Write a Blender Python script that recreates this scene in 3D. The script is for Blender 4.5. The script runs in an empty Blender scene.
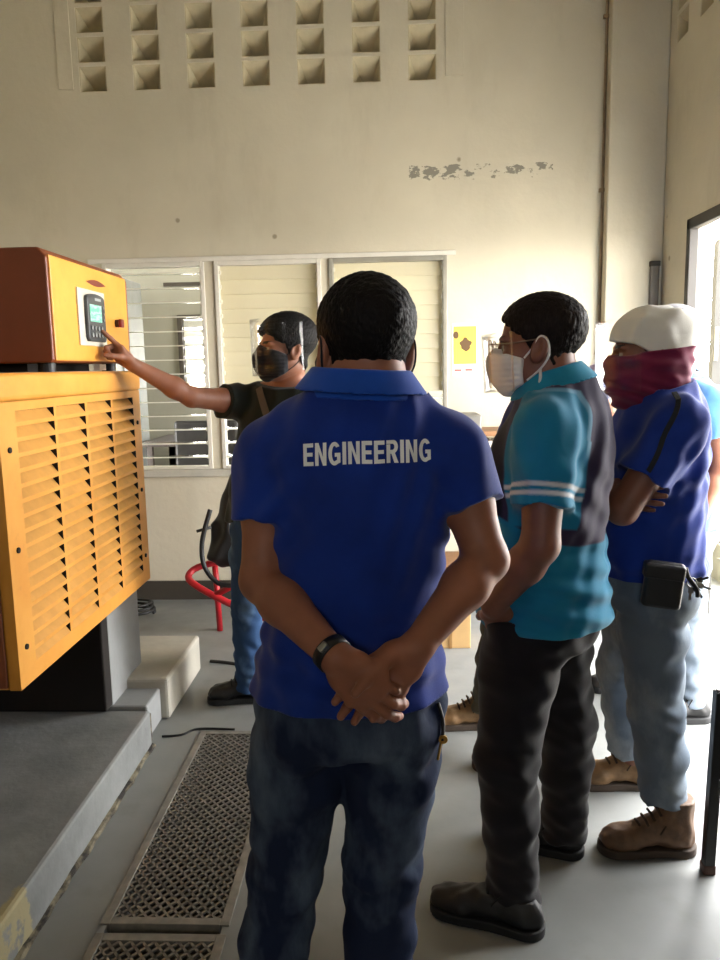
import bpy, bmesh, math, random
import numpy as np
from mathutils import Vector, Matrix
from mathutils.bvhtree import BVHTree

scene = bpy.context.scene
COL = scene.collection
PI = math.pi
random.seed(7)

# ------------------------------------------------------------------ objects
WLOC = {}

def reg(o, label=None, cat=None, group=None, kind=None):
    if label: o['label'] = label
    if cat: o['category'] = cat
    if group: o['group'] = group
    if kind: o['kind'] = kind
    return o

def empty(name, loc, label, cat, group=None):
    o = bpy.data.objects.new(name, None)
    o.empty_display_size = .05
    o.location = loc
    COL.objects.link(o)
    WLOC[o] = np.array(loc, float)
    return reg(o, label, cat, group)

def link_mesh(name, V, faces, mats, parent=None, smooth=False, mi=None, origin=None, flat_faces=None):
    """V in world coordinates; the object's origin is its parent's (or the given one)."""
    V = np.asarray(V, np.float64).reshape(-1, 3)
    base = WLOC[parent] if parent is not None else (np.array(origin, float) if origin is not None else np.zeros(3))
    me = bpy.data.meshes.new(name)
    if isinstance(faces, np.ndarray):
        nf = len(faces); k = faces.shape[1]
        me.vertices.add(len(V)); me.vertices.foreach_set('co', (V - base).astype(np.float32).ravel())
        me.loops.add(nf * k); me.loops.foreach_set('vertex_index', faces.astype(np.int32).ravel())
        me.polygons.add(nf)
        me.polygons.foreach_set('loop_start', np.arange(0, nf * k, k, dtype=np.int32))
        me.update(calc_edges=True)
    else:
        me.from_pydata([tuple(v) for v in (V - base)], [], faces)
        me.update()
    if not isinstance(mats, (list, tuple)): mats = [mats]
    for m in mats: me.materials.append(m)
    if mi is not None:
        me.polygons.foreach_set('material_index', np.asarray(mi, np.int32))
    if smooth:
        me.polygons.foreach_set('use_smooth', np.ones(len(me.polygons), bool))
    me.validate()
    o = bpy.data.objects.new(name, me)
    COL.objects.link(o)
    if parent is not None:
        o.parent = parent
    else:
        o.location = base
    WLOC[o] = base.copy()
    return o

def bevel(o, w=.004, seg=2):
    m = o.modifiers.new('bevel', 'BEVEL'); m.width = w; m.segments = seg; m.limit_method = 'ANGLE'; m.angle_limit = math.radians(40)
    return o

class MB:
    def __init__(s): s.v = []; s.f = []; s.m = []
    def add(s, vs, fs, mi=0):
        n = len(s.v); s.v += [tuple(float(c) for c in v) for v in vs]; s.f += [[i + n for i in f] for f in fs]; s.m += [mi] * len(fs)
        return s
    def box(s, lo, hi, mi=0):
        x0, y0, z0 = lo; x1, y1, z1 = hi
        return s.add([(x0,y0,z0),(x1,y0,z0),(x1,y1,z0),(x0,y1,z0),(x0,y0,z1),(x1,y0,z1),(x1,y1,z1),(x0,y1,z1)],
              [[0,3,2,1],[4,5,6,7],[0,1,5,4],[1,2,6,5],[2,3,7,6],[3,0,4,7]], mi)
    def obox(s, c, ax, half, mi=0):
        c = np.array(c, float); ax = [np.array(a, float) for a in ax]
        vs = []
        for k in (-1, 1):
            for (i, j) in ((-1,-1),(1,-1),(1,1),(-1,1)):
                vs.append(c + ax[0]*half[0]*i + ax[1]*half[1]*j + ax[2]*half[2]*k)
        return s.add(vs, [[0,3,2,1],[4,5,6,7],[0,1,5,4],[1,2,6,5],[2,3,7,6],[3,0,4,7]], mi)
    def quad(s, a, b, c, d, mi=0): return s.add([a,b,c,d], [[0,1,2,3]], mi)
    def tube(s, pts, r, n=10, mi=0, closed=False, caps=True):
        P = [np.array(p, float) for p in pts]; N = len(P)
        rs = r if isinstance(r, (list, tuple)) else [r]*N
        prev = None; rings = []
        for i in range(N):
            if closed: t = P[(i+1) % N] - P[i-1]
            else: t = P[min(i+1, N-1)] - P[max(i-1, 0)]
            t = t/np.linalg.norm(t)
            if prev is None:
                a = np.array([0,0,1.]) if abs(t[2]) < .9 else np.array([1.,0,0])
            else: a = prev
            a = a - t*(a@t); a /= np.linalg.norm(a); b = np.cross(t, a); prev = a
            rings.append([P[i] + rs[i]*(math.cos(2*PI*k/n)*a + math.sin(2*PI*k/n)*b) for k in range(n)])
        vs = [v for ring in rings for v in ring]; fs = []
        M = N if closed else N-1
        for i in range(M):
            i2 = (i+1) % N
            for k in range(n):
                fs.append([i*n+k, i*n+(k+1)%n, i2*n+(k+1)%n, i2*n+k])
        if caps and not closed:
            fs.append(list(range(n))[::-1]); fs.append([(N-1)*n+k for k in range(n)])
        return s.add(vs, fs, mi)
    def cyl(s, p0, p1, r, n=20, mi=0): return s.tube([p0, p1], r, n, mi)
    def poly_prism(s, pts, d, mi=0):
        n = len(pts); d = np.array(d, float); P = [np.array(p, float) for p in pts]
        return s.add(P + [p + d for p in P], [list(range(n))[::-1], list(range(n, 2*n))] + [[i, (i+1)%n, n+(i+1)%n, n+i] for i in range(n)], mi)
    def build(s, name, mats, parent=None, smooth=False, origin=None):
        o = link_mesh(name, s.v, s.f, mats, parent, smooth, s.m, origin)
        bm = bmesh.new(); bm.from_mesh(o.data); bmesh.ops.recalc_face_normals(bm, faces=bm.faces); bm.to_mesh(o.data); bm.free()
        return o

def smooth_by_angle(o, deg=35):
    o.data.polygons.foreach_set('use_smooth', np.ones(len(o.data.polygons), bool))
    bm = bmesh.new(); bm.from_mesh(o.data)
    for e in bm.edges:
        if len(e.link_faces) == 2 and e.calc_face_angle(0) > math.radians(deg): e.smooth = False
    bm.to_mesh(o.data); bm.free()
    return o

def spline(pts, n=8):
    """Catmull-Rom through the points"""
    P = [np.array(p, float) for p in pts]; out = []
    for i in range(len(P)-1):
        p0 = P[max(i-1,0)]; p1 = P[i]; p2 = P[i+1]; p3 = P[min(i+2, len(P)-1)]
        for k in range(n):
            t = k/n
            out.append(.5*((2*p1)+(-p0+p2)*t+(2*p0-5*p1+4*p2-p3)*t*t+(-p0+3*p1-3*p2+p3)*t**3))
    out.append(P[-1]); return out

# ------------------------------------------------------------------ materials
def lin(c):
    def f(x):
        x /= 255.; return x/12.92 if x <= .04045 else ((x+.055)/1.055)**2.4
    return tuple(f(x) for x in c) + (1.,)

class NT:
    def __init__(s, name):
        s.m = bpy.data.materials.new(name); s.m.use_nodes = True
        s.t = s.m.node_tree; s.b = s.t.nodes['Principled BSDF']; s.co = None
    def n(s, typ, **kw):
        nd = s.t.nodes.new(typ)
        for k, v in kw.items():
            if k in nd.inputs: nd.inputs[k].default_value = v
            else: setattr(nd, k, v)
        return nd
    def l(s, a, b): s.t.links.new(a, b)
    def coord(s):
        if s.co is None: s.co = s.n('ShaderNodeTexCoord')
        return s.co.outputs['Object']
    def mapping(s, scale):
        mp = s.n('ShaderNodeMapping'); mp.inputs['Scale'].default_value = scale
        s.l(s.coord(), mp.inputs['Vector']); return mp.outputs['Vector']
    def noise(s, scale, detail=4, vec=None, rough=.55):
        nd = s.n('ShaderNodeTexNoise'); nd.inputs['Scale'].default_value = scale
        nd.inputs['Detail'].default_value = detail; nd.inputs['Roughness'].default_value = rough
        s.l(vec if vec is not None else s.coord(), nd.inputs['Vector']); return nd.outputs['Fac']
    def ramp(s, fac, stops):
        nd = s.n('ShaderNodeValToRGB'); e = nd.color_ramp.elements
        while len(e) < len(stops): e.new(.5)
        for el, (p, c) in zip(e, stops):
            el.position = p; el.color = c if len(c) == 4 else tuple(c)+(1.,)
        s.l(fac, nd.inputs['Fac']); return nd.outputs['Color']
    def math(s, op, a, b=None, clamp=False):
        nd = s.n('ShaderNodeMath'); nd.operation = op; nd.use_clamp = clamp
        for i, x in enumerate((a, b)):
            if x is None: continue
            if isinstance(x, (int, float)): nd.inputs[i].default_value = x
            else: s.l(x, nd.inputs[i])
        return nd.outputs[0]
    def mix(s, fac, a, b):
        nd = s.n('ShaderNodeMix'); nd.data_type = 'RGBA'
        for i, x in ((0, fac), (6, a), (7, b)):
            if isinstance(x, (int, float)): nd.inputs[i].default_value = x
            elif isinstance(x, tuple): nd.inputs[i].default_value = x
            else: s.l(x, nd.inputs[i])
        return nd.outputs[2]
    def bump(s, h, strength=.2, dist=.01):
        nd = s.n('ShaderNodeBump'); nd.inputs['Strength'].default_value = strength; nd.inputs['Distance'].default_value = dist
        s.l(h, nd.inputs['Height']); s.l(nd.outputs['Normal'], s.b.inputs['Normal'])
    def set(s, **kw):
        for k, v in kw.items(): s.b.inputs[k.replace('_', ' ')].default_value = v
    def color(s, c):
        if isinstance(c, tuple): s.b.inputs['Base Color'].default_value = c
        else: s.l(c, s.b.inputs['Base Color'])

def plain(name, rgb, rough=.5, metal=0., var=.12, scale=8., bump=0., bscale=60.):
    t = NT(name); c = lin(rgb)
    lo = tuple(x*(1-var) for x in c[:3])+(1.,); hi = tuple(min(1, x*(1+var)) for x in c[:3])+(1.,)
    t.color(t.ramp(t.noise(scale), [(.3, lo), (.7, hi)]))
    t.set(Roughness=rough, Metallic=metal)
    if bump: t.bump(t.noise(bscale, 3), bump, .004)
    return t.m

def cloth(name, rgb, var=.18, rough=.85, weave=900., attr=False, sheen=.15):
    t = NT(name)
    if attr:
        a = t.n('ShaderNodeAttribute'); a.attribute_name = 'Col'
        t.color(t.mix(t.math('MULTIPLY', t.noise(14.), .25), a.outputs['Color'], (0,0,0,1)))
    else:
        c = lin(rgb)
        lo = tuple(x*(1-var) for x in c[:3])+(1.,); hi = tuple(min(1, x*(1+var)) for x in c[:3])+(1.,)
        t.color(t.ramp(t.noise(9., 5), [(.3, lo), (.7, hi)]))
    t.set(Roughness=rough); t.b.inputs['Sheen Weight'].default_value = sheen; t.b.inputs['Specular IOR Level'].default_value = .25
    t.bump(t.math('ADD', t.noise(weave, 1), t.math('MULTIPLY', t.noise(45., 3), 1.2)), .18, .002)
    return t.m

def denim(name, rgb, fade, lo=.52, hi=.75):
    t = NT(name); c = lin(rgb); f = lin(fade)
    n1 = t.noise(5., 4, t.mapping((1.5, 1.5, .8)))
    n2 = t.noise(420., 2, t.mapping((1, 1, .25)))
    base = t.ramp(n1, [(lo, c), (hi, f)])
    t.color(t.mix(t.math('MULTIPLY', n2, .35), base, tuple(x*.55 for x in c[:3])+(1.,)))
    t.set(Roughness=.9); t.b.inputs['Specular IOR Level'].default_value = .2
    t.bump(n2, .15, .002)
    return t.m

def skin_mat(name, rgb):
    t = NT(name); c = lin(rgb)
    n1 = t.noise(16., 5); n2 = t.noise(260., 2)
    t.color(t.ramp(n1, [(.3, tuple(x*.85 for x in c[:3])+(1.,)), (.7, (c[0]*1.12, c[1]*1.06, c[2]*1.03, 1.))]))
    t.set(Roughness=.5); t.b.inputs['Specular IOR Level'].default_value = .4
    t.b.inputs['Subsurface Weight'].default_value = .06; t.b.inputs['Subsurface Radius'].default_value = (.01, .004, .002)
    t.bump(n2, .12, .001)
    return t.m

def hair_mat(name, rgb=(14, 12, 12)):
    t = NT(name); c = lin(rgb)
    n = t.noise(220., 3, t.mapping((1, 1, .3)))
    t.color(t.ramp(n, [(.3, tuple(x*.6 for x in c[:3])+(1.,)), (.75, tuple(x*1.7 for x in c[:3])+(1.,))]))
    t.set(Roughness=.62); t.b.inputs['Specular IOR Level'].default_value = .12
    t.bump(n, .75, .004)
    return t.m

def clear_sheet(name, tint=(1,1,1,1), refl=.012):
    t = NT(name); out = t.t.nodes['Material Output']
    tr = t.n('ShaderNodeBsdfTransparent'); tr.inputs['Color'].default_value = tint
    gl = t.n('ShaderNodeBsdfGlossy'); gl.inputs['Roughness'].default_value = .08
    fr = t.n('ShaderNodeFresnel'); fr.inputs['IOR'].default_value = 1.18
    mx = t.n('ShaderNodeMixShader')
    t.l(t.math('ADD', t.math('MULTIPLY', fr.outputs[0], .5), refl, True), mx.inputs[0])
    t.l(tr.outputs[0], mx.inputs[1]); t.l(gl.outputs[0], mx.inputs[2]); t.l(mx.outputs[0], out.inputs['Surface'])
    t.t.nodes.remove(t.b)
    return t.m

# ------------------------------------------------------------------ implicit surfaces
def nz(v): v = np.array(v, float); return v/np.linalg.norm(v)

class Field:
    def __init__(s, lo, hi, h):
        s.h = h; s.lo = np.array(lo, float)
        s.n = np.ceil((np.array(hi, float)-s.lo)/h).astype(int)+1
        s.ax = [(s.lo[i]+h*np.arange(s.n[i])).astype(np.float32) for i in range(3)]
        s.V = np.full(s.n, .2, np.float32)
    def blk(s, lo, hi):
        i0 = np.clip(np.floor((np.array(lo)-s.lo)/s.h).astype(int), 0, s.n)
        i1 = np.clip(np.ceil((np.array(hi)-s.lo)/s.h).astype(int)+1, 0, s.n)
        return i0, i1
    def grid(s, i0, i1):
        return (s.ax[0][i0[0]:i1[0], None, None], s.ax[1][None, i0[1]:i1[1], None], s.ax[2][None, None, i0[2]:i1[2]])
    def add(s, prim, k=.01, sub=False):
        fn, lo, hi = prim
        pad = k+3*s.h+.004
        i0, i1 = s.blk(np.array(lo)-pad, np.array(hi)+pad)
        if np.any(i1 <= i0): return s
        sl = tuple(slice(a, b) for a, b in zip(i0, i1))
        d = fn(*s.grid(i0, i1)).astype(np.float32); a = s.V[sl]
        if sub:
            hh = np.maximum(k-np.abs(a+d), 0)/max(k, 1e-6)
            s.V[sl] = np.maximum(a, -d)+hh*hh*k*.25
        else:
            hh = np.maximum(k-np.abs(a-d), 0)/max(k, 1e-6)
            s.V[sl] = np.minimum(a, d)-hh*hh*k*.25
        return s
    def modify(s, fn, lo=None, hi=None):
        i0, i1 = s.blk(s.lo if lo is None else lo, s.ax_hi() if hi is None else hi)
        sl = tuple(slice(a, b) for a, b in zip(i0, i1))
        s.V[sl] = fn(s.V[sl], *s.grid(i0, i1)); return s
    def ax_hi(s): return [a[-1] for a in s.ax]
    def mesh(s):
        V = s.V.copy(); h = s.h
        V[0] = V[-1] = .1; V[:, 0] = V[:, -1] = .1; V[:, :, 0] = V[:, :, -1] = .1
        I = V < 0
        c = [(i, j, k) for i in (0, 1) for j in (0, 1) for k in (0, 1)]
        nx, ny, nz_ = V.shape
        cnt = np.zeros((nx-1, ny-1, nz_-1), np.uint8)
        for (i, j, k) in c: cnt += I[i:nx-1+i, j:ny-1+j, k:nz_-1+k]
        act = (cnt > 0) & (cnt < 8)
        ii = np.argwhere(act)
        idx = np.full(act.shape, -1, np.int32); idx[act] = np.arange(len(ii))
        acc = np.zeros((len(ii), 3)); num = np.zeros(len(ii))
        vals = {cc: V[ii[:,0]+cc[0], ii[:,1]+cc[1], ii[:,2]+cc[2]].astype(np.float64) for cc in c}
        for a in c:
            for d in range(3):
                if a[d] == 0:
                    b = list(a); b[d] = 1; b = tuple(b)
                    va, vb = vals[a], vals[b]; m = (va < 0) != (vb < 0)
                    t = np.where(m, va/np.where(m, va-vb, 1), 0)
                    p = np.tile(np.array(a, float), (len(ii), 1)); p[:, d] += t
                    acc[m] += p[m]; num[m] += 1
        P = s.lo+(ii+acc/num[:, None])*h
        F = []
        for d in range(3):
            e1, e2 = [(1, 2), (2, 0), (0, 1)][d]
            A = [slice(1, -1)]*3; B = [slice(1, -1)]*3
            A[d] = slice(0, -1); B[d] = slice(1, None)
            sa, sb = I[tuple(A)], I[tuple(B)]
            off = np.array([1, 1, 1]); off[d] = 0
            for flip, m in ((0, sa & ~sb), (1, ~sa & sb)):
                q = np.argwhere(m)+off
                if not len(q): continue
                def cell(o1, o2):
                    r = q.copy(); r[:, e1] -= o1; r[:, e2] -= o2
                    return idx[r[:,0], r[:,1], r[:,2]]
                quad = np.stack([cell(1,1), cell(0,1), cell(0,0), cell(1,0)], 1)
                F.append(quad[:, ::-1] if flip else quad)
        return P, np.concatenate(F)

def tube(pts, ra, rb=None, side=(1,0,0), k=.012, pw=2.0):
    P = [np.array(p, float) for p in pts]; n = len(P)
    ra = list(ra) if hasattr(ra, '__len__') else [ra]*n
    rb = ra if rb is None else (list(rb) if hasattr(rb, '__len__') else [rb]*n)
    side = np.array(side, float)
    lo = np.min(P, 0)-max(ra+rb); hi = np.max(P, 0)+max(ra+rb)
    def fn(X, Y, Z):
        out = None
        for i in range(n-1):
            a, b = P[i], P[i+1]; ab = b-a; L = np.linalg.norm(ab); ab = ab/L
            s = side-ab*(side@ab)
            if np.linalg.norm(s) < 1e-3: s = np.array([0,1.,0])-ab*ab[1]
            s = nz(s); m = np.cross(ab, s)
            x, y, z = X-a[0], Y-a[1], Z-a[2]
            l = x*ab[0]+y*ab[1]+z*ab[2]
            t = np.clip(l/L, 0, 1)
            rs = ra[i]+(ra[i+1]-ra[i])*t; rm = rb[i]+(rb[i+1]-rb[i])*t
            qs = (x*s[0]+y*s[1]+z*s[2])/rs; qm = (x*m[0]+y*m[1]+z*m[2])/rm
            mn = np.minimum(rs, rm); ql = (l-t*L)/mn
            if pw == 2.0: d = (np.sqrt(qs*qs+qm*qm+ql*ql)-1)*mn
            else: d = ((np.abs(qs)**pw+np.abs(qm)**pw+np.abs(ql)**pw)**(1/pw)-1)*mn
            if out is None: out = d
            else:
                hh = np.maximum(k-np.abs(out-d), 0)/k; out = np.minimum(out, d)-hh*hh*k*.25
        return out
    return fn, lo, hi

def ell(c, r, ax=None):
    c = np.array(c, float); r = np.array(r, float)
    A = np.eye(3) if ax is None else np.array([nz(a) for a in ax])
    R = max(r)
    def fn(X, Y, Z):
        x, y, z = X-c[0], Y-c[1], Z-c[2]
        q = 0
        for i in range(3):
            q = q+((x*A[i][0]+y*A[i][1]+z*A[i][2])/r[i])**2
        return (np.sqrt(q)-1)*min(r)
    return fn, c-R, c+R

def cutp(prim, p, n):
    """keep the side of the plane where dot(x-p,n)<0"""
    fn, lo, hi = prim; p = np.array(p, float); n = nz(n)
    return (lambda X, Y, Z: np.maximum(fn(X, Y, Z), (X-p[0])*n[0]+(Y-p[1])*n[1]+(Z-p[2])*n[2])), lo, hi

def smin(a, b, k):
    hh = np.maximum(k-np.abs(a-b), 0)/k
    return np.minimum(a, b)-hh*hh*k*.25
def smax(a, b, k): return -smin(-a, -b, k)

def wrinkle(seed, sc, amp, aniso=(1,1,1)):
    rg = np.random.RandomState(seed); W = []
    for i in range(5):
        d = nz(rg.randn(3)*np.array(aniso)); W.append((d*2*PI/(sc*rg.uniform(.6, 1.5)), rg.uniform(0, 6.28), nz(rg.randn(3))*2*PI/(sc*3), rg.uniform(0, 6.28)))
    def fn(X, Y, Z):
        o = 0
        for k, ph, k2, ph2 in W:
            o = o+np.sin(k[0]*X+k[1]*Y+k[2]*Z+ph+1.6*np.sin(k2[0]*X+k2[1]*Y+k2[2]*Z+ph2))
        return o*(amp/2.5)
    return fn
# ------------------------------------------------------------------ anatomy
class Head:
    def __init__(s, c, fwd, up=(0,0,1), sc=1.08):
        s.c = np.array(c, float); s.f = nz(fwd); up = np.array(up, float)
        s.u = nz(up-s.f*(up@s.f)); s.r = np.cross(s.f, s.u); s.sc = sc
    def w(s, r, f, u): return s.c+s.sc*(s.r*r+s.f*f+s.u*u)
    def local(s, X, Y, Z):
        x, y, z = X-s.c[0], Y-s.c[1], Z-s.c[2]; q = 1/s.sc
        return [(x*a[0]+y*a[1]+z*a[2])*q for a in (s.r, s.f, s.u)]
    def bounds(s, e=.17): return s.c-e*s.sc, s.c+e*s.sc
    def skull(s):
        def fn(X, Y, Z): return s.sc*Head.skull_l(*s.local(X, Y, Z))
        return (fn,)+s.bounds()
    @staticmethod
    def E(r, f, u, c, R):
        return (np.sqrt(((r-c[0])/R[0])**2+((f-c[1])/R[1])**2+((u-c[2])/R[2])**2)-1)*min(R)
    @staticmethod
    def skull_l(r, f, u):
        E = Head.E; a = np.abs(r)
        d = E(r, f, u, (0, -.012, .036), (.077, .098, .083))
        d = smin(d, E(r, f, u, (0, .028, -.03), (.063, .068, .085)), .03)
        d = smin(d, E(r, f, u, (0, .05, -.082), (.046, .045, .034)), .03)
        d = smin(d, E(a, f, u, (.045, -.005, -.065), (.022, .045, .03)), .03)
        return d
    @staticmethod
    def face_l(r, f, u):
        E = Head.E; a = np.abs(r); d = Head.skull_l(r, f, u)
        d = smin(d, E(r, f, u, (0, .083, -.1), (.022, .02, .018)), .02)
        d = smin(d, E(a, f, u, (.04, .062, -.028), (.024, .026, .026)), .02)
        d = smin(d, E(a, f, u, (.028, .082, .02), (.028, .014, .009)), .012)
        d = smax(d, -E(a, f, u, (.031, .104, -.001), (.019, .02, .012)), .012)
        # nose
        t = np.clip((.012-u)/.045, 0, 1)
        d = smin(d, np.sqrt(r*r+(f-(.09+.026*t))**2+np.where(u > .012, u-.012, np.where(u < -.033, u+.033, 0))**2)-(.008+.006*t), .012)
        d = smin(d, E(a, f, u, (.012, .104, -.035), (.009, .01, .008)), .008)
        d = smin(d, E(r, f, u, (0, .094, -.059), (.024, .011, .006)), .006)
        d = smin(d, E(r, f, u, (0, .092, -.071), (.021, .011, .006)), .006)
        d = np.minimum(d, E(a, f, u, (.031, .079, -.001), (.0125, .0125, .0125)))
        # ears
        e = E(a, f+.25*u, u, (.08, -.012, -.012), (.013, .022, .034))
        e = smax(e, -E(a, f+.25*u, u, (.093, -.006, -.008), (.011, .012, .02)), .006)
        d = smin(d, e, .008)
        return d
    def face(s):
        def fn(X, Y, Z): return s.sc*Head.face_l(*s.local(X, Y, Z))
        return (fn,)+s.bounds()
    def shell(s, off, region, full=False, k=0.0, noise=None):
        """offset of the skull limited to region(r,f,u)<0"""
        def fn(X, Y, Z):
            r, f, u = s.local(X, Y, Z)
            d = (Head.face_l if full else Head.skull_l)(r, f, u)-(off(r, f, u) if callable(off) else off)
            if noise is not None: d = d-noise(r, f, u)
            return s.sc*smax(d, region(r, f, u), .006)
        return (fn,)+s.bounds(.19)

def hairline(style):
    if style == 'short':
        xs, ys = [-.12, -.06, -.035, -.012, .012, .03, .055, .08, .1], [-.068, -.062, -.05, .004, -.012, .02, .038, .066, .074]
    else:
        xs, ys = [-.12, -.06, -.035, -.012, .012, .03, .055, .08, .1], [-.095, -.09, -.06, .01, -.03, .015, .03, .055, .062]
    return lambda r, f, u: (np.interp(f, xs, ys).astype(np.float32)-u)*.8

def build_hair(h, mat, parent, style='short', off=.012, h_=.004, seed=1):
    nf = wrinkle(seed, .012, .001); ng = wrinkle(seed+50, .018, .004); hl = hairline(style)
    top = lambda r, f, u: off*(.45+.75*np.clip((u+.03)/.1, 0, 1))
    sh = h.shell(top, lambda r, f, u: hl(r, f, u)+ng(r, f, u), noise=lambda r, f, u: nf(r, f, u))
    lo, hi = sh[1], sh[2]
    F = Field(lo-.01, hi+.01, h_); F.add(sh, 0.001)
    P, Q = F.mesh()
    return link_mesh('hair', P, Q, mat, parent, True)

def build_hand(F, wrist, d, n, t, curl=(.35,.45,.3), thumb=(.55,.5,.35), sc=1., kf=.0015, splay=.05, curls=None, tcurl=.25):
    """d finger direction, n out of the palm, t towards the thumb"""
    d = nz(d); n = nz(np.array(n)-d*(np.array(n)@d)); tt = np.cross(d, n); t = tt if tt@np.array(t) > 0 else -tt
    w = np.array(wrist, float)
    L = [.074, .082, .077, .06]; B = [.03, .010, -.010, -.029]; BL = [.094, .098, .094, .086]; R = [.0092, .0095, .009, .008]
    F.add(tube([w-d*.01, w+d*.03*sc, w+d*.075*sc, w+d*.095*sc], [.026*sc, .035*sc, .04*sc, .037*sc], [.019*sc, .016*sc, .0135*sc, .011*sc], t), .015)
    F.add(ell(w+(d*.04+t*.025+n*.009)*sc, np.array([.034, .017, .014])*sc, (d+.35*t, t-.35*d, n)), .012)
    F.add(ell(w+(d*.045-t*.024+n*.007)*sc, np.array([.032, .014, .012])*sc, (d, t, n)), .012)
    tips = []
    for i in range(4):
        c = curls[i] if curls else curl
        p = w+(d*BL[i]+t*B[i])*sc; ang = 0; pts = [p-d*.012*sc, p]
        dd = nz(d+t*splay*(1.5-i))
        for a, l in zip(c, (.45, .3, .25)):
            ang += a; p = p+(dd*math.cos(ang)+n*math.sin(ang))*L[i]*l*sc; pts.append(p)
        r = R[i]*sc
        F.add(tube(pts, [r*1.05, r*1.1, r, r*.93, r*.78], k=.004), .0035)
        tips.append(p)
    p = w+(d*.022+t*.024+n*.005)*sc; td = nz(t*thumb[0]+d*thumb[1]+n*thumb[2]); pts = [p]
    for i, l in enumerate((.045, .034, .028)):
        p = p+td*l*sc; pts.append(p); td = nz(td+(d*.6+n*.5-t*.5)*tcurl)
    F.add(tube(pts, [.014*sc, .0125*sc, .0105*sc, .0082*sc], k=.005), .01)
    return tips

SECT = [(.80,.125,.10,0),(.87,.168,.125,-.012),(.96,.165,.122,0),(1.06,.158,.12,.008),(1.17,.166,.122,.008),(1.28,.178,.12,0),(1.36,.16,.098,-.012),(1.425,.095,.07,-.02)]

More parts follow.
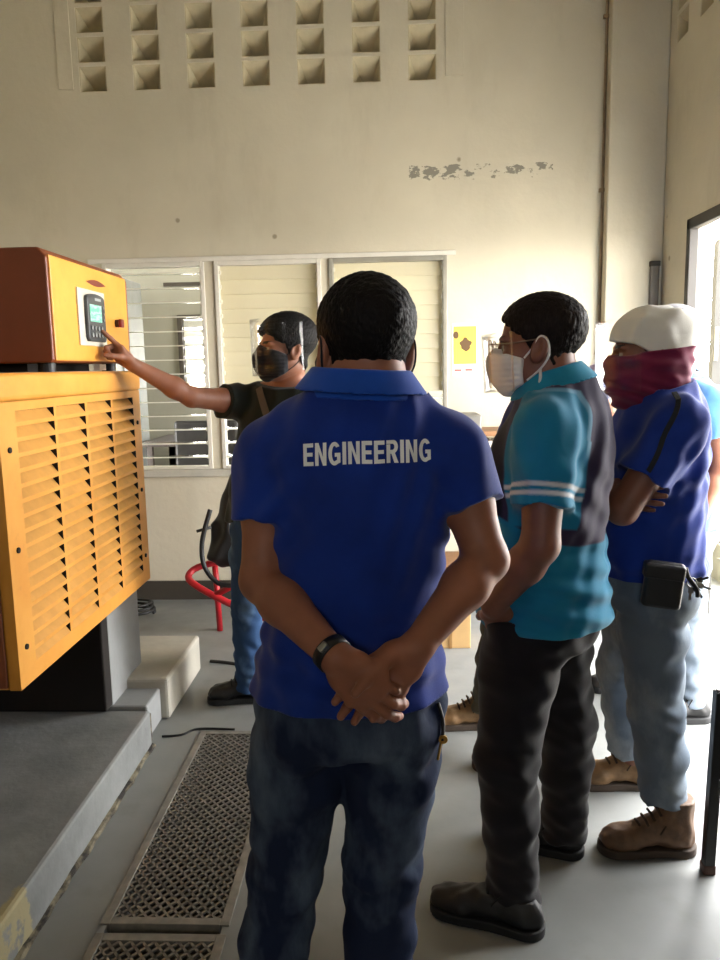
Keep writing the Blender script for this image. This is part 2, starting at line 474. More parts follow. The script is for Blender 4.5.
class Person:
    """joints in world coordinates; yaw vectors; builds one continuous body and clothes as its children"""
    def __init__(s, pelvis, neck, fwd, head, sh, el, wr, hips, knees, ankles, sect=None, girth=(1,1), arm=1., leg=1., tfwd=None):
        s.pelvis = np.array(pelvis, float); s.neck = np.array(neck, float)
        s.f = nz((fwd[0], fwd[1], 0)); s.r = np.array([s.f[1], -s.f[0], 0.])
        s.tf = s.f if tfwd is None else nz((tfwd[0], tfwd[1], 0)); s.tr = np.array([s.tf[1], -s.tf[0], 0.])
        s.head = head; s.sh = [np.array(p, float) for p in sh]; s.el = [np.array(p, float) for p in el]; s.wr = [np.array(p, float) for p in wr]
        s.hips = [np.array(p, float) for p in hips]; s.kn = [np.array(p, float) for p in knees]; s.an = [np.array(p, float) for p in ankles]
        s.sect = sect or SECT; s.g = girth; s.am = arm; s.lm = leg
    def trunk_pts(s, e=0., zmin=0, belly=None):
        pts, ra, rb = [], [], []
        for (z, a, b, fo) in s.sect:
            if z < zmin: continue
            t = (z-.88)/(1.43-.88)
            zz = s.pelvis[2]+(s.neck[2]-s.pelvis[2])*t
            c = s.pelvis+(s.neck-s.pelvis)*t
            pts.append(np.array([c[0], c[1], zz])+s.tf*fo)
            ee = e(z) if callable(e) else e
            ra.append(a*s.g[0]+ee); rb.append(b*s.g[1]+ee)
        return pts, ra, rb
    def trunk(s, e=0., zmin=0):
        p, a, b = s.trunk_pts(e, zmin); return tube(p, a, b, s.tr, k=.02, pw=2.2)
    def arm_field(s, F, i, e=0., to=None):
        m = s.am
        mid = s.el[i]+(s.wr[i]-s.el[i])*.3
        F.add(ell(s.sh[i]+np.array([0,0,-.01]), (.062*m+e,)*3), .04)
        up = s.sh[i]+(s.el[i]-s.sh[i])*.45
        F.add(tube([s.sh[i], up, s.el[i], mid, s.wr[i]], [.054*m+e, .05*m+e, .041*m+e, .043*m+e, .0275+e], k=.02), .02)
    def limits(s, pad=.16):
        A = np.array(s.sh+s.el+s.wr+s.hips+s.kn+s.an+[s.pelvis, s.neck, s.head.c])
        lo = A.min(0)-pad; hi = A.max(0)+pad; lo[2] = .02; hi[2] = s.head.c[2]+.18; return lo, hi
    def body(s, label, mats, h=.004, hands=(), origin=None, eyes=True, neck_r=.06):
        lo, hi = s.limits(.22)
        F = Field(lo, hi, h)
        F.add(cutp(s.trunk(), (0,0,.845), (0,0,-1)), .02)
        hb = s.head.w(0, -.025, -.05)
        F.add(tube([s.neck-np.array([0,0,.03]), s.neck, hb], [.085, neck_r*1.02, neck_r]), .04)
        for i in (0, 1):
            F.add(tube([s.neck+(hb-s.neck)*.25, s.sh[i]+np.array([0,0,.02])], [.045, .04]), .04)
            s.arm_field(F, i)
            mid = s.kn[i]+(s.an[i]-s.kn[i])*.3
            l = s.lm
            F.add(tube([s.hips[i], s.hips[i]+(s.kn[i]-s.hips[i])*.3, s.kn[i], mid, s.an[i]], [.085*l, .082*l, .055*l, .054*l, .036*l]), .03)
            F.add(tube([s.an[i], s.an[i]-np.array([0,0,.035])], [.034, .03]), .02)
        F.add(s.head.face(), .015)
        for hd in hands: build_hand(F, **hd)
        P, Q = F.mesh()
        mi = np.zeros(len(Q), int)
        if eyes:
            C = P[Q].mean(1); r, f, u = s.head.local(C[:,0], C[:,1], C[:,2])
            e = (np.sqrt((np.abs(r)-.031)**2+(f-.079)**2+(u+.001)**2) < .0138) & (f > .082) & (np.abs(u+.001) < .0065)
            mi[e] = 1
            mi[e & (np.sqrt((np.abs(r)-.031)**2+(u+.001)**2) < .0058)] = 2
            lp = (f > .094) & (f < .13) & (np.abs(u+.065) < .011) & (np.abs(r) < .024); mi[lp] = 3
            br = (np.abs(u-.024) < .005) & (f > .06) & (f < .13) & (np.abs(r) > .012) & (np.abs(r) < .05); mi[br] = 4
        o = link_mesh('person', P, Q, mats, None, True, mi, origin=origin if origin is not None else (s.pelvis[0], s.pelvis[1], 0))
        reg(o, label, 'person'); s.o = o
        return o
    def shirt(s, mat, hem, slv=(.6,.6), h=.005, e=None, sr=(.07,.075), name='shirt', folds=None, hemn=(0,0,1), colorfn=None, neck_up=.045, neck_tilt=.3):
        """slv: how far down the upper arm the sleeve reaches"""
        lo, hi = s.limits(.14); lo[2] = hem-.03; hi[2] = s.neck[2]+.12
        F = Field(lo, hi, h)
        e = e or (lambda z: .016+.012*np.clip((1.25-z)/.25, 0, 1))
        keep = s.sect; s.sect = [(.70,.158,.122,-.01),(.80,.166,.126,-.01)]+[q for q in keep if q[0] > .82]; F.add(s.trunk(e), .02); s.sect = keep
        hb = s.head.w(0, -.025, -.05)
        F.add(tube([s.neck-np.array([0,0,.05]), s.neck+(hb-s.neck)*.5], [.105, .085]), .05)
        for i in (0, 1):
            F.add(tube([s.neck+(hb-s.neck)*.18, s.sh[i]+np.array([0,0,.012])], [.055, .058]), .05)
            v = s.el[i]-s.sh[i]; end = s.sh[i]+v*slv[i]; L = np.linalg.norm(v)
            F.add(ell(s.sh[i]-np.array([0,0,.012]), (.07,)*3), .03)
            F.add(cutp(tube([s.sh[i], s.sh[i]+v*slv[i]*.6, end+v/L*.05], [sr[0], (sr[0]+sr[1])/2, sr[1]]), end, v), .03)
        hn = nz(hemn); nk = nz(nz(hb-s.neck)*.25+np.array([0,0,1.])+s.tf*neck_tilt)
        nkp = s.neck+(hb-s.neck)*0+np.array([0,0,neck_up])
        w = wrinkle(11, .11, .004)
        ctr = s.pelvis
        def md(V, X, Y, Z):
            V = V-w(X, Y, Z)
            if folds is not None: V = V-folds(X, Y, Z)
            V = np.maximum(V, (X-ctr[0])*-hn[0]+(Y-ctr[1])*-hn[1]+(hem-Z)*hn[2])
            return np.maximum(V, np.where((X-s.neck[0])**2+(Y-s.neck[1])**2 < .13**2, (X-nkp[0])*nk[0]+(Y-nkp[1])*nk[1]+(Z-nkp[2])*nk[2], -1))
        F.modify(md)
        P, Q = F.mesh()
        o = link_mesh(name, P, Q, mat, s.o, True)
        if colorfn is not None:
            c = colorfn(P); a = o.data.color_attributes.new('Col', 'FLOAT_COLOR', 'POINT')
            a.data.foreach_set('color', np.concatenate([c, np.ones((len(c), 1))], 1).astype(np.float32).ravel())
        s.shirt_o = o; s.shirt_P = P; s.shirt_Q = Q
        return o
    def trousers(s, mat, waist, hemz, h=.005, name='trousers', rad=(.1,.094,.072,.068,.062), seat=1., stack=.004, seed=3, folds=None, waist_e=.016, crotch=.795, extra=()):
        lo, hi = s.limits(.16); lo[2] = min(hemz)-.02; hi[2] = waist+.03
        F = Field(lo, hi, h)
        F.add(cutp(s.trunk(waist_e, .86), (0,0,crotch), (0,0,-1)), .02)
        for i in (0, 1):
            F.add(ell(s.hips[i]-s.f*.05+np.array([0,0,-.02]), (.085*seat, .09*seat, .09*seat)), .03)
            mid = s.kn[i]+(s.an[i]-s.kn[i])*.4
            # tiny tilt so the two hems differ
            F.add(cutp(tube([s.hips[i], s.hips[i]+(s.kn[i]-s.hips[i])*.35, s.kn[i], mid, s.an[i]-np.array([0,0,.08])], rad, k=.03), (0,0,hemz[i]), (0,0,-1)), .02)
        for ex in extra: F.add(ex, .03)
        w = wrinkle(seed, .09, .004, (1,1,1.6))
        kz = (s.kn[0][2]+s.kn[1][2])/2
        def md(V, X, Y, Z):
            V = V-w(X, Y, Z)
            lowf = np.clip((.30-Z)/.22, 0, 1)+.45*np.exp(-((Z-kz)/.09)**2)+.35*np.exp(-((Z-.78)/.06)**2)
            V = V-stack*.65*lowf*np.sin(Z*2*PI/.05+3*np.sin(X*19+Y*13)+X*24-Y*17)
            if folds is not None: V = V-folds(X, Y, Z)
            return np.maximum(V, Z-waist)
        F.modify(md)
        P, Q = F.mesh()
        return link_mesh(name, P, Q, mat, s.o, True)
    def collar(s, mat, h=.0035, r0=.078, r1=.094, z0=.0, z1=.06, thick=.007, tilt=-.18, fold=True, ell_=(1., 1.0), c=None):
        hb = s.head.w(0, -.025, -.05); ax = nz(nz(hb-s.neck)*.4+np.array([0,0,1.])-s.tf*tilt); c = s.neck+np.array([0,0,.012]) if c is None else np.array(c, float)
        a1 = nz(s.tr-ax*(s.tr@ax)); a2 = np.cross(ax, a1)
        F = Field(c-.16, c+.16, h)
        def fn(X, Y, Z):
            x, y, z = X-c[0], Y-c[1], Z-c[2]
            u = (x*a1[0]+y*a1[1]+z*a1[2])/ell_[0]; v = (x*a2[0]+y*a2[1]+z*a2[2])/ell_[1]; t = x*ax[0]+y*ax[1]+z*ax[2]
            q = np.sqrt(u*u+v*v); k = np.clip((t-z0)/(z1-z0), 0, 1)
            inner = np.abs(q-(r1+(r0-r1)*k))-thick/2
            d = np.maximum(inner, np.maximum(z0-t, t-z1))
            if fold:
                outer = np.abs(q-(r1+.025+(r0+.005-r1-.025)*k))-thick/2
                d = smin(d, np.maximum(outer, np.maximum(z0+.012-t, t-z1)), .006)
            return d
        F.add((fn, c-.13, c+.13), .001)
        P, Q = F.mesh()
        return link_mesh('collar', P, Q, mat, s.o, True)

def shoe(parent, heel, d, mat, solemat, L=.28, boot=False, lace=None, toecap=None, name='shoe', wid=1., up=.0, label=None):
    d = nz((d[0], d[1], 0)); w = np.array([d[1], -d[0], 0.]); heel = np.array([heel[0], heel[1], up]); z = np.array([0,0,1.])
    q = L/.28
    def p(l, a, zz): return heel+d*l*q+w*a+z*zz
    lo = np.minimum(p(-.02,0,0), p(.3,0,0))-.08; hi = np.maximum(p(-.02,0,0), p(.3,0,0))+.08; lo[2] = up-.01; hi[2] = up+.22
    F = Field(lo, hi, .004)
    F.add(ell(p(.045,0,.05), (.045*q,.036*wid,.05), (d,w,z)), .02)
    hb = .01 if boot else .004
    F.add(tube([p(.06,0,.066+hb), p(.13,0,.062+hb), p(.19,0,.044+hb)], [.036*wid,.038*wid,.044*wid], [.048,.046,.037], w), .03)
    F.add(ell(p(.222,.002,.038+hb*.6), (.06*q,.047*wid,.037+hb*.4), (d,w,z)), .02)
    if boot:
        F.add(tube([p(.068,0,.08), p(.058,0,.18)], [.046*wid,.048*wid], [.056,.056], w), .03)
        F.add(tube([p(.105,0,.09), p(.088,0,.168)], [.02,.022], [.012,.01], w), .02)
    wr = wrinkle(5, .05, .0018)
    top = up+(.185 if boot else .1)
    F.modify(lambda V, X, Y, Z: np.maximum(np.maximum(V-wr(X,Y,Z), up+.022-Z), Z-top))
    P, Q = F.mesh()
    o = link_mesh(name, P, Q, mat, parent, True)
    if label: o['label'] = label
    G = Field(lo, hi, .004)
    G.add(tube([p(.042,0,0), p(.12,0,0), p(.2,.002,0), p(.235,.002,0)], [.045*wid,.04*wid,.052*wid,.052*wid], [.3,.3,.3,.3], w, k=.02), .001)
    fn2 = lambda V, X, Y, Z: np.maximum(np.maximum(V, up-Z), Z-up-.027)
    # flat outline: distance measured in plan
    G = Field(lo, hi, .004)
    pts = [(p(.042,0,0), .046*wid), (p(.12,0,0), .041*wid), (p(.2,.002,0), .05*wid), (p(.236*1.0,.002,0), .05*wid)]
    def fl(X, Y, Z):
        out = None
        for (a, ra), (b, rb) in zip(pts[:-1], pts[1:]):
            ab = b-a; LL = ab@ab; t = np.clip(((X-a[0])*ab[0]+(Y-a[1])*ab[1])/LL, 0, 1)
            dd = np.sqrt((X-a[0]-t*ab[0])**2+(Y-a[1]-t*ab[1])**2)-(ra+(rb-ra)*t)
            out = dd if out is None else np.minimum(out, dd)
        return np.maximum(out, np.abs(Z-up-.014)-.0135)
    G.add((fl, lo, hi), .001)
    P2, Q2 = G.mesh()
    link_mesh('sole', P2, Q2, solemat, o, True)
    if toecap is not None:
        T = Field(lo, hi, .004); T.add(ell(p(.228,.002,.037), (.057*q,.048*wid,.036), (d,w,z)), .001)
        T.modify(lambda V, X, Y, Z: np.maximum(np.maximum(V, up+.02-Z), -((X-p(.225,0,0)[0])*d[0]+(Y-p(.225,0,0)[1])*d[1])))
        P3, Q3 = T.mesh(); link_mesh('toe_cap', P3, Q3, toecap, o, True)
    if lace is not None:
        m = MB()
        for i in range(5):
            l = .112+.018*i; zz = (.152 if boot else .118)-(.017 if boot else .011)*i
            m.tube([p(l,-.03,zz-.016), p(l+.006,-.014,zz), p(l+.008,.014,zz), p(l,.03,zz-.016)], .0042, 6)
        m.tube(spline([p(.08,-.02,.115), p(.1,-.04,.11), p(.12,-.05,.085)], 4), .0025, 6)
        m.tube(spline([p(.08,.02,.115), p(.1,.04,.11), p(.12,.05,.085)], 4), .0025, 6)
        m.build('laces', lace, o, True)
    return o

def curved_visor(parent, head, mat, band, r=.134, top=.06, bot=-.125, ang=80, fo=0., drop=.01):
    V, Fq = [], []; n, k = 28, 10
    for j in range(k+1):
        u = bot+(top-bot)*j/k
        for i in range(n+1):
            a = math.radians(-ang+2*ang*i/n)
            V.append(head.w(math.sin(a)*r*.92, math.cos(a)*r+fo+drop*(1-j/k), u))
    for j in range(k):
        for i in range(n): a = j*(n+1)+i; Fq.append([a, a+1, a+n+2, a+n+1])
    o = link_mesh('face_shield', V, Fq, mat, parent, True)
    md = o.modifiers.new('thickness', 'SOLIDIFY'); md.thickness = .0012
    if band is not None:
        m = MB(); pts = [head.w(math.sin(math.radians(a))*r*.9, math.cos(math.radians(a))*(r-.004)+fo+(0), top-.008) for a in np.linspace(-ang, ang, 25)]
        m.tube(pts, .006, 6); m.build('shield_band', band, o, True)
    return o

def seg_mask(head, mat, parent, off=.006, top=-.012, bot=-.118, back=.022, name='face_mask', bulge=.008, h=.0035, cone=0.):
    def region(r, f, u):
        t = top+.016*np.clip(1-np.abs(r)/.03, 0, 1)-.022*np.clip((.075-f)/.06, 0, 1)
        b = bot+.038*np.clip((.08-f)/.07, 0, 1)
        return np.maximum(np.maximum(u-t, b-u), np.maximum(back, .022)-f)
    of = lambda r, f, u: off+bulge*np.exp(-((u+.05)/.03)**2)*np.clip(1-np.abs(r)/.05, 0, 1)*np.clip((f-.03)/.05, 0, 1)
    nf = lambda r, f, u: .0012*np.sin(u*2*PI/.014)*np.clip((f-.02)/.03, 0, 1)
    sh = head.shell(lambda r, f, u: of(r, f, u)+.006*np.clip((.09-f)/.03, 0, 1)*np.clip((f-.02)/.02, 0, 1), region, full=False, noise=nf)
    F = Field(sh[1], sh[2], h); F.add(sh, .001)
    # wrap the nose too
    nose = tube([head.w(0,.096,.0), head.w(0,.112,-.03), head.w(0,.102,-.062), head.w(0,.085,-.095)], [.014*head.sc,.02*head.sc,.023*head.sc,.022*head.sc], k=.02)
    def ncut(X, Y, Z): return smax(nose[0](X, Y, Z), head.sc*region(*head.local(X, Y, Z)), .006)
    F.add((ncut, nose[1], nose[2]), .035)
    for sx_ in (-1, 1):
        ck = ell(head.w(sx_*.039, .061, -.03), np.array([.036, .036, .036])*head.sc)
        F.add(((lambda X, Y, Z, ck=ck: smax(ck[0](X, Y, Z), head.sc*region(*head.local(X, Y, Z)), .006)), ck[1], ck[2]), .02)
    if cone: F.add(ell(head.w(0, .105+cone, -.052), np.array([.033, .03, .036])*head.sc, (head.r, head.f, head.u)), .02)
    P, Q = F.mesh()
    return link_mesh(name, P, Q, mat, parent, True)

def ear_loop(head, mat, parent, side, r=.0022, tail=False):
    s = side
    m = MB()
    m.tube(spline([head.w(s*.068,.03,-.03), head.w(s*.079,.008,-.008), head.w(s*.085,-.012,.018), head.w(s*.087,-.03,.006), head.w(s*.086,-.03,-.03), head.w(s*.077,-.008,-.06), head.w(s*.066,.026,-.085)], 6), r, 6)
    if tail: m.tube(spline([head.w(s*.077,-.008,-.06), head.w(s*.08,-.008,-.08), head.w(s*.08,-.004,-.1)], 4), r*1.4, 6)
    return m.build('ear_loop', mat, parent, True)

def strap(parent, name, pts, w, mat, nrm, thick=.003):
    """flat webbing along pts, nrm gives the outward direction at each point"""
    V, Fq = [], []; P = [np.array(p, float) for p in pts]
    for i, p in enumerate(P):
        t = nz(P[min(i+1, len(P)-1)]-P[max(i-1, 0)]); n = nz(nrm(p)); b = nz(np.cross(t, n))
        for (x, y) in ((-1,0),(1,0),(1,1),(-1,1)): V.append(p+b*w/2*x+n*thick*y)
    for i in range(len(P)-1):
        for k in range(4): Fq.append([i*4+k, i*4+(k+1)%4, i*4+4+(k+1)%4, i*4+4+k])
    Fq += [[0,1,2,3], [len(V)-4+k for k in (3,2,1,0)]]
    o = link_mesh(name, V, Fq, mat, parent, False)
    return o

def surface_path(P, Q, a, b, n, out):
    """points on a cloth surface under the straight line a-b, cast from outside along -out"""
    bv = BVHTree.FromPolygons([Vector(p) for p in P], [list(map(int, q)) for q in Q]); res = []
    for i in range(n+1):
        p = np.array(a, float)+(np.array(b, float)-np.array(a, float))*i/n; o = nz(out)
        hit = bv.ray_cast(Vector(p+o*.5), Vector(-o))
        if hit[0] is not None: res.append((np.array(hit[0]), np.array(hit[1])))
    return res
# ------------------------------------------------------------------ people
M = {}
M['skin_a'] = skin_mat('skin_tan', (146, 96, 74)); M['skin_b'] = skin_mat('skin_brown', (126, 82, 64)); M['skin_c'] = skin_mat('skin_light_tan', (150, 102, 80))
M['eye'] = plain('eye_white', (158, 148, 138), .25); M['iris'] = plain('iris_dark', (25, 16, 12), .2)
M['lip'] = plain('lips', (120, 66, 58), .5); M['brow'] = plain('eyebrow_hair', (22, 17, 15), .8)
M['hair'] = hair_mat('black_hair'); M['hair_brown'] = hair_mat('dark_brown_hair', (26, 20, 18))
M['royal'] = cloth('royal_blue_pique', (12, 46, 134)); M['royal_collar'] = cloth('royal_blue_rib', (18, 72, 170))
M['navyblue'] = cloth('blue_polo_cloth', (22, 52, 140)); M['lightblue'] = cloth('pale_blue_polo_cloth', (98, 152, 205))
M['navy'] = cloth('navy_polo_cloth', (30, 40, 110)); M['blackshirt'] = cloth('black_green_jersey', (22, 30, 26))
M['panel'] = cloth('panel_polo_cloth', (0, 0, 0), attr=True); M['teal_collar'] = cloth('teal_rib', (28, 135, 170))
M['jeans_dark'] = denim('dark_indigo_denim', (28, 38, 64), (92, 108, 130), .46, .72); M['jeans_pale'] = denim('washed_grey_denim', (106, 118, 132), (150, 160, 168))
M['jeans_blue'] = denim('mid_blue_denim', (50, 78, 118), (112, 144, 182)); M['jeans_olive'] = denim('faded_olive_twill', (88, 88, 78), (120, 118, 104))
M['blacktrouser'] = cloth('black_twill', (23, 20, 24), .2)
M['boot'] = plain('tan_boot_leather', (120, 92, 60), .6, var=.3, scale=30., bump=.4); M['boot_dk'] = plain('brown_boot_leather', (104, 76, 52), .6, var=.3, scale=30., bump=.4)
M['sole'] = plain('boot_sole_rubber', (62, 50, 40), .8); M['black_sole'] = plain('black_sole_rubber', (18, 18, 19), .7)
M['blackshoe'] = plain('black_shoe_leather', (15, 14, 15), .55, bump=.2); M['blackcap'] = plain('black_toe_rubber', (18, 18, 20), .5)
M['lace'] = plain('brown_lace', (62, 46, 32), .9); M['blacklace'] = plain('black_lace', (20, 20, 20), .9)
M['blackmask'] = cloth('black_mask_cloth', (18, 18, 26), .1); M['whitemask'] = cloth('white_mask_cloth', (226, 224, 224), .04); M['greymask'] = cloth('grey_mask_cloth', (128, 126, 122), .06)
M['elastic'] = plain('white_elastic', (225, 220, 215), .7); M['clear'] = clear_sheet('clear_plastic_visor')
M['clearband'] = plain('white_shield_band', (215, 215, 212), .4); M['maroon'] = cloth('maroon_neck_gaiter', (112, 28, 62), .2)
M['whitecloth'] = cloth('white_cap_cloth', (222, 220, 212), .05); M['greycloth'] = cloth('grey_cap_cloth', (120, 118, 122), .1)
M['rubber'] = plain('black_rubber_strap', (16, 16, 17), .5); M['steel'] = plain('brushed_steel', (170, 170, 168), .3, 1.)
M['leather'] = plain('black_leather', (20, 18, 18), .45, bump=.3); M['webbing'] = plain('dark_webbing', (36, 38, 40), .85, bump=.3, bscale=300); M['greyweb'] = plain('grey_webbing', (92, 84, 76), .85)
M['brass'] = plain('brass', (170, 130, 60), .35, .9); M['print'] = plain('white_print', (238, 240, 242), .7, var=.04)
M['specs'] = plain('metal_spectacle_frame', (150, 130, 110), .3, .8); M['button'] = plain('dark_button', (40, 40, 46), .4)
M['paper'] = plain('white_paper', (235, 233, 228), .8, var=.02)

def skinset(k, hair='hair'): return [M[k], M['eye'], M['iris'], M['lip'], M['brow']]

# --- the man with the lettering on his back, hands clasped behind him
hd = Head((-.052, 1.525, 1.588), (-.32, 1, -.02), (.03, 0, 1), 1.09)
p1 = Person((-.095,1.5,.88), (-.06,1.5,1.465), (-.02,1), hd,
    [(-.238,1.5,1.375),(.117,1.5,1.38)], [(-.259,1.44,1.14),(.179,1.44,1.178)], [(-.102,1.272,1.045),(.036,1.305,1.05)],
    [(-.192,1.5,.85),(-.0,1.5,.85)], [(-.243,1.505,.47),(-.036,1.505,.47)], [(-.312,1.48,.08),(-.05,1.48,.08)], girth=(.98,1.05))
p1.body('man in a royal blue polo lettered across the back, hands clasped behind him', skinset('skin_a'), .003, neck_r=.073, hands=[
    dict(wrist=(-.102,1.272,1.045), d=(.68,.02,-.73), n=(.1,1,.05), t=(-.7,0,-.6), curls=[(.3,.5,.3),(.2,.45,.35),(.22,.5,.4),(.3,.6,.4)], thumb=(.35,.8,.35), sc=1.03, splay=.045),
    dict(wrist=(.036,1.305,1.05), d=(-.70,.03,-.68), n=(.02,-1,0), t=(-.5,0,.7), curls=[(.15,.3,.3),(.2,.35,.3),(.2,.4,.3),(.25,.4,.3)], thumb=(.15,.85,.62), sc=1.03, tcurl=.1)])
build_hair(hd, M['hair'], p1.o, 'short', .011, .003, 2)
def f1(X, Y, Z):
    a = np.exp(-((Z-1.0)/.09)**2)*.0035*np.sin(Z*2*PI/.06+X*18)
    b = .004*np.exp(-((np.abs(X+.06)-.16)/.05)**2)*np.sin((Z+np.abs(X+.06)*.9)*2*PI/.075)*np.exp(-((Z-1.26)/.12)**2)
    return a+b
sh = p1.shirt(M['royal'], .905, (.53,.51), .004, sr=(.068,.071), folds=f1, neck_up=.032, e=lambda z: .014+.022*np.clip((1.0-z)/.14, 0, 1))
p1.collar(M['royal_collar'], r0=.078, r1=.096, z0=.0, z1=.055, tilt=.0, ell_=(1.12, 1.0), c=p1.neck+np.array([0,-.017,.027]))
p1.trousers(M['jeans_dark'], .94, (.045,.045), .005, rad=(.104,.099,.078,.072,.066), stack=.0045, waist_e=.012)
for hx, hy, dx in ((-.315,1.43,-.25), (-.045,1.43,.12)):
    shoe(p1.o, (hx, hy), (dx, 1), M['blackshoe'], M['black_sole'], .29, lace=M['blacklace'])
seg_mask(hd, M['blackmask'], p1.o, back=.0)
for s_ in (-1, 1): ear_loop(hd, M['blackmask'], p1.o, s_)
# watch on his left wrist
fd = nz(p1.wr[0]-p1.el[0]); wc = p1.wr[0]-fd*.014
a1 = nz(np.cross(fd, (0,0,1.))); a2 = np.cross(fd, a1)
m = MB(); R_ = []
for k in range(24):
    for (rr, ll) in ((.0315,-.011),(.0315,.011),(.0345,.011),(.0345,-.011)):
        R_.append(wc+fd*ll+(a1*math.cos(k*PI/12)+a2*math.sin(k*PI/12))*rr)
m.add(R_, [[k*4+j, k*4+(j+1)%4, ((k+1)%24)*4+(j+1)%4, ((k+1)%24)*4+j] for k in range(24) for j in range(4)])
w_o = m.build('wristwatch', M['rubber'], p1.o, True)
nrm = nz(np.array([.1,-1,.25])-fd*(np.array([.1,-1,.25])@fd)); sd = np.cross(fd, nrm)
bevel(MB().obox(wc+nrm*.036, (fd, sd, nrm), (.006,.009,.004)).build('buckle', M['steel'], w_o), .002)
bevel(MB().obox(wc-nrm*.038, (fd, sd, nrm), (.019,.018,.005)).build('watch_case', M['rubber'], w_o), .003)
# lettering printed across the back
GL = {  # outlines on a unit-high cell, bold sans
 'E': [[(0,0),(.62,0),(.62,.18),(.22,.18),(.22,.42),(.57,.42),(.57,.59),(.22,.59),(.22,.82),(.61,.82),(.61,1),(0,1)]],
 'N': [[(0,0),(.21,0),(.21,.62),(.47,0),(.68,0),(.68,1),(.47,1),(.47,.38),(.21,1),(0,1)]],
 'I': [[(0,0),(.22,0),(.22,1),(0,1)]],
}
def arc(cx, cy, rx, ry, a0, a1, n): return [(cx+rx*math.cos(math.radians(a0+(a1-a0)*i/n)), cy+ry*math.sin(math.radians(a0+(a1-a0)*i/n))) for i in range(n+1)]
GL['G'] = [arc(.37,.5,.37,.515,38,300,22)+[(.71,.1),(.71,.53),(.38,.53),(.38,.36),(.51,.36),(.51,.22)]+arc(.37,.5,.155,.335,295,52,18)]
GL['R'] = [[(0,0),(.22,0),(.22,.4),(.28,.4),(.45,0),(.70,0),(.49,.43)]+arc(.39,.71,.28,.29,-62,90,12)+[(0,1)]+[(0,.84),(.34,.84)]+arc(.34,.705,.12,.135,90,-90,10)+[(.22,.57),(.22,.82),(0,.82)]]
WID = {'E': .66, 'N': .73, 'G': .77, 'I': .27, 'R': .74}
def letter_mesh():
    bm = bmesh.new(); x = 0
    for ch in 'ENGINEERING':
        for pts in GL[ch]:
            vs = [bm.verts.new((x+px, 0, pz)) for px, pz in pts]
            fc = bm.faces.new(vs); fc.normal_update()
        x += WID[ch]+.06
    W = x-.06
    bmesh.ops.triangulate(bm, faces=bm.faces[:])
    for k in range(1, 70):
        bmesh.ops.bisect_plane(bm, geom=bm.verts[:]+bm.edges[:]+bm.faces[:], plane_co=(W*k/70, 0, 0), plane_no=(1, 0, 0))
    for k in range(1, 8):
        bmesh.ops.bisect_plane(bm, geom=bm.verts[:]+bm.edges[:]+bm.faces[:], plane_co=(0, 0, k/8), plane_no=(0, 0, 1))
    bm.verts.ensure_lookup_table()
    V = [tuple(v.co) for v in bm.verts]; Fc = [[v.index for v in f.verts] for f in bm.faces]; bm.free(); return np.array(V), Fc, W
LV, LF, LW = letter_mesh()
bv = BVHTree.FromPolygons([Vector(p) for p in p1.shirt_P], p1.shirt_Q.tolist())
out = []
for (x, _, z) in LV:
    u = x/LW-.5
    px = -.0445+u*.236; pz = 1.374+z*.041+.004*(1-(2*u)**2)+.002*u
    hit = bv.ray_cast(Vector((px, 1.0, pz)), Vector((0, 1, 0)))
    out.append((px, (hit[0].y if hit[0] else 1.36)-.0012, pz))
lo_ = link_mesh('lettering', out, LF, M['print'], sh)
# a key on a short black strap hanging from his right pocket
m = MB(); m.tube(spline([(.085,1.44,.885),(.094,1.43,.85),(.092,1.42,.815)], 5), .004, 6); kk = m.build('key_strap', M['rubber'], p1.o, True)
m = MB(); m.tube([(.09,1.42,.815),(.083,1.42,.775)], .0025, 6); m.cyl((.0935,1.418,.818),(.0935,1.423,.818), .009, 12); m.build('key', M['brass'], kk)

# --- the man in the teal and dark panelled polo
hd = Head((.398, 2.085, 1.60), (-.96, .30, -.06), (.02, 0, 1), 1.06)
p2 = Person((.415,2.10,.88), (.45,2.085,1.445), (-.93,.37), hd,
    [(.385,1.915,1.385),(.51,2.26,1.385)], [(.362,1.845,1.11),(.53,2.30,1.12)], [(.258,1.925,.925),(.42,2.30,.92)],
    [(.352,2.005,.85),(.45,2.18,.85)], [(.305,1.975,.47),(.52,2.20,.47)], [(.328,1.955,.09),(.53,2.255,.09)], girth=(1.05,1.17), arm=1.1)
p2.body('man in a teal and dark purple panelled polo and black trousers, hand in his pocket', skinset('skin_b'), .004, neck_r=.066, hands=[
    dict(wrist=(.258,1.925,.925), d=(.42,.42,-.8), n=(.3,.9,.3), t=(-.9,0,0)), dict(wrist=(.42,2.30,.92), d=(-.1,.05,-.98), n=(-.2,-1,0), t=(-1,0,0), curl=(.3,.4,.3))])
build_hair(hd, M['hair_brown'], p2.o, 'short', .010, .0035, 4)
L2 = np.array([-.37,-.93,0])
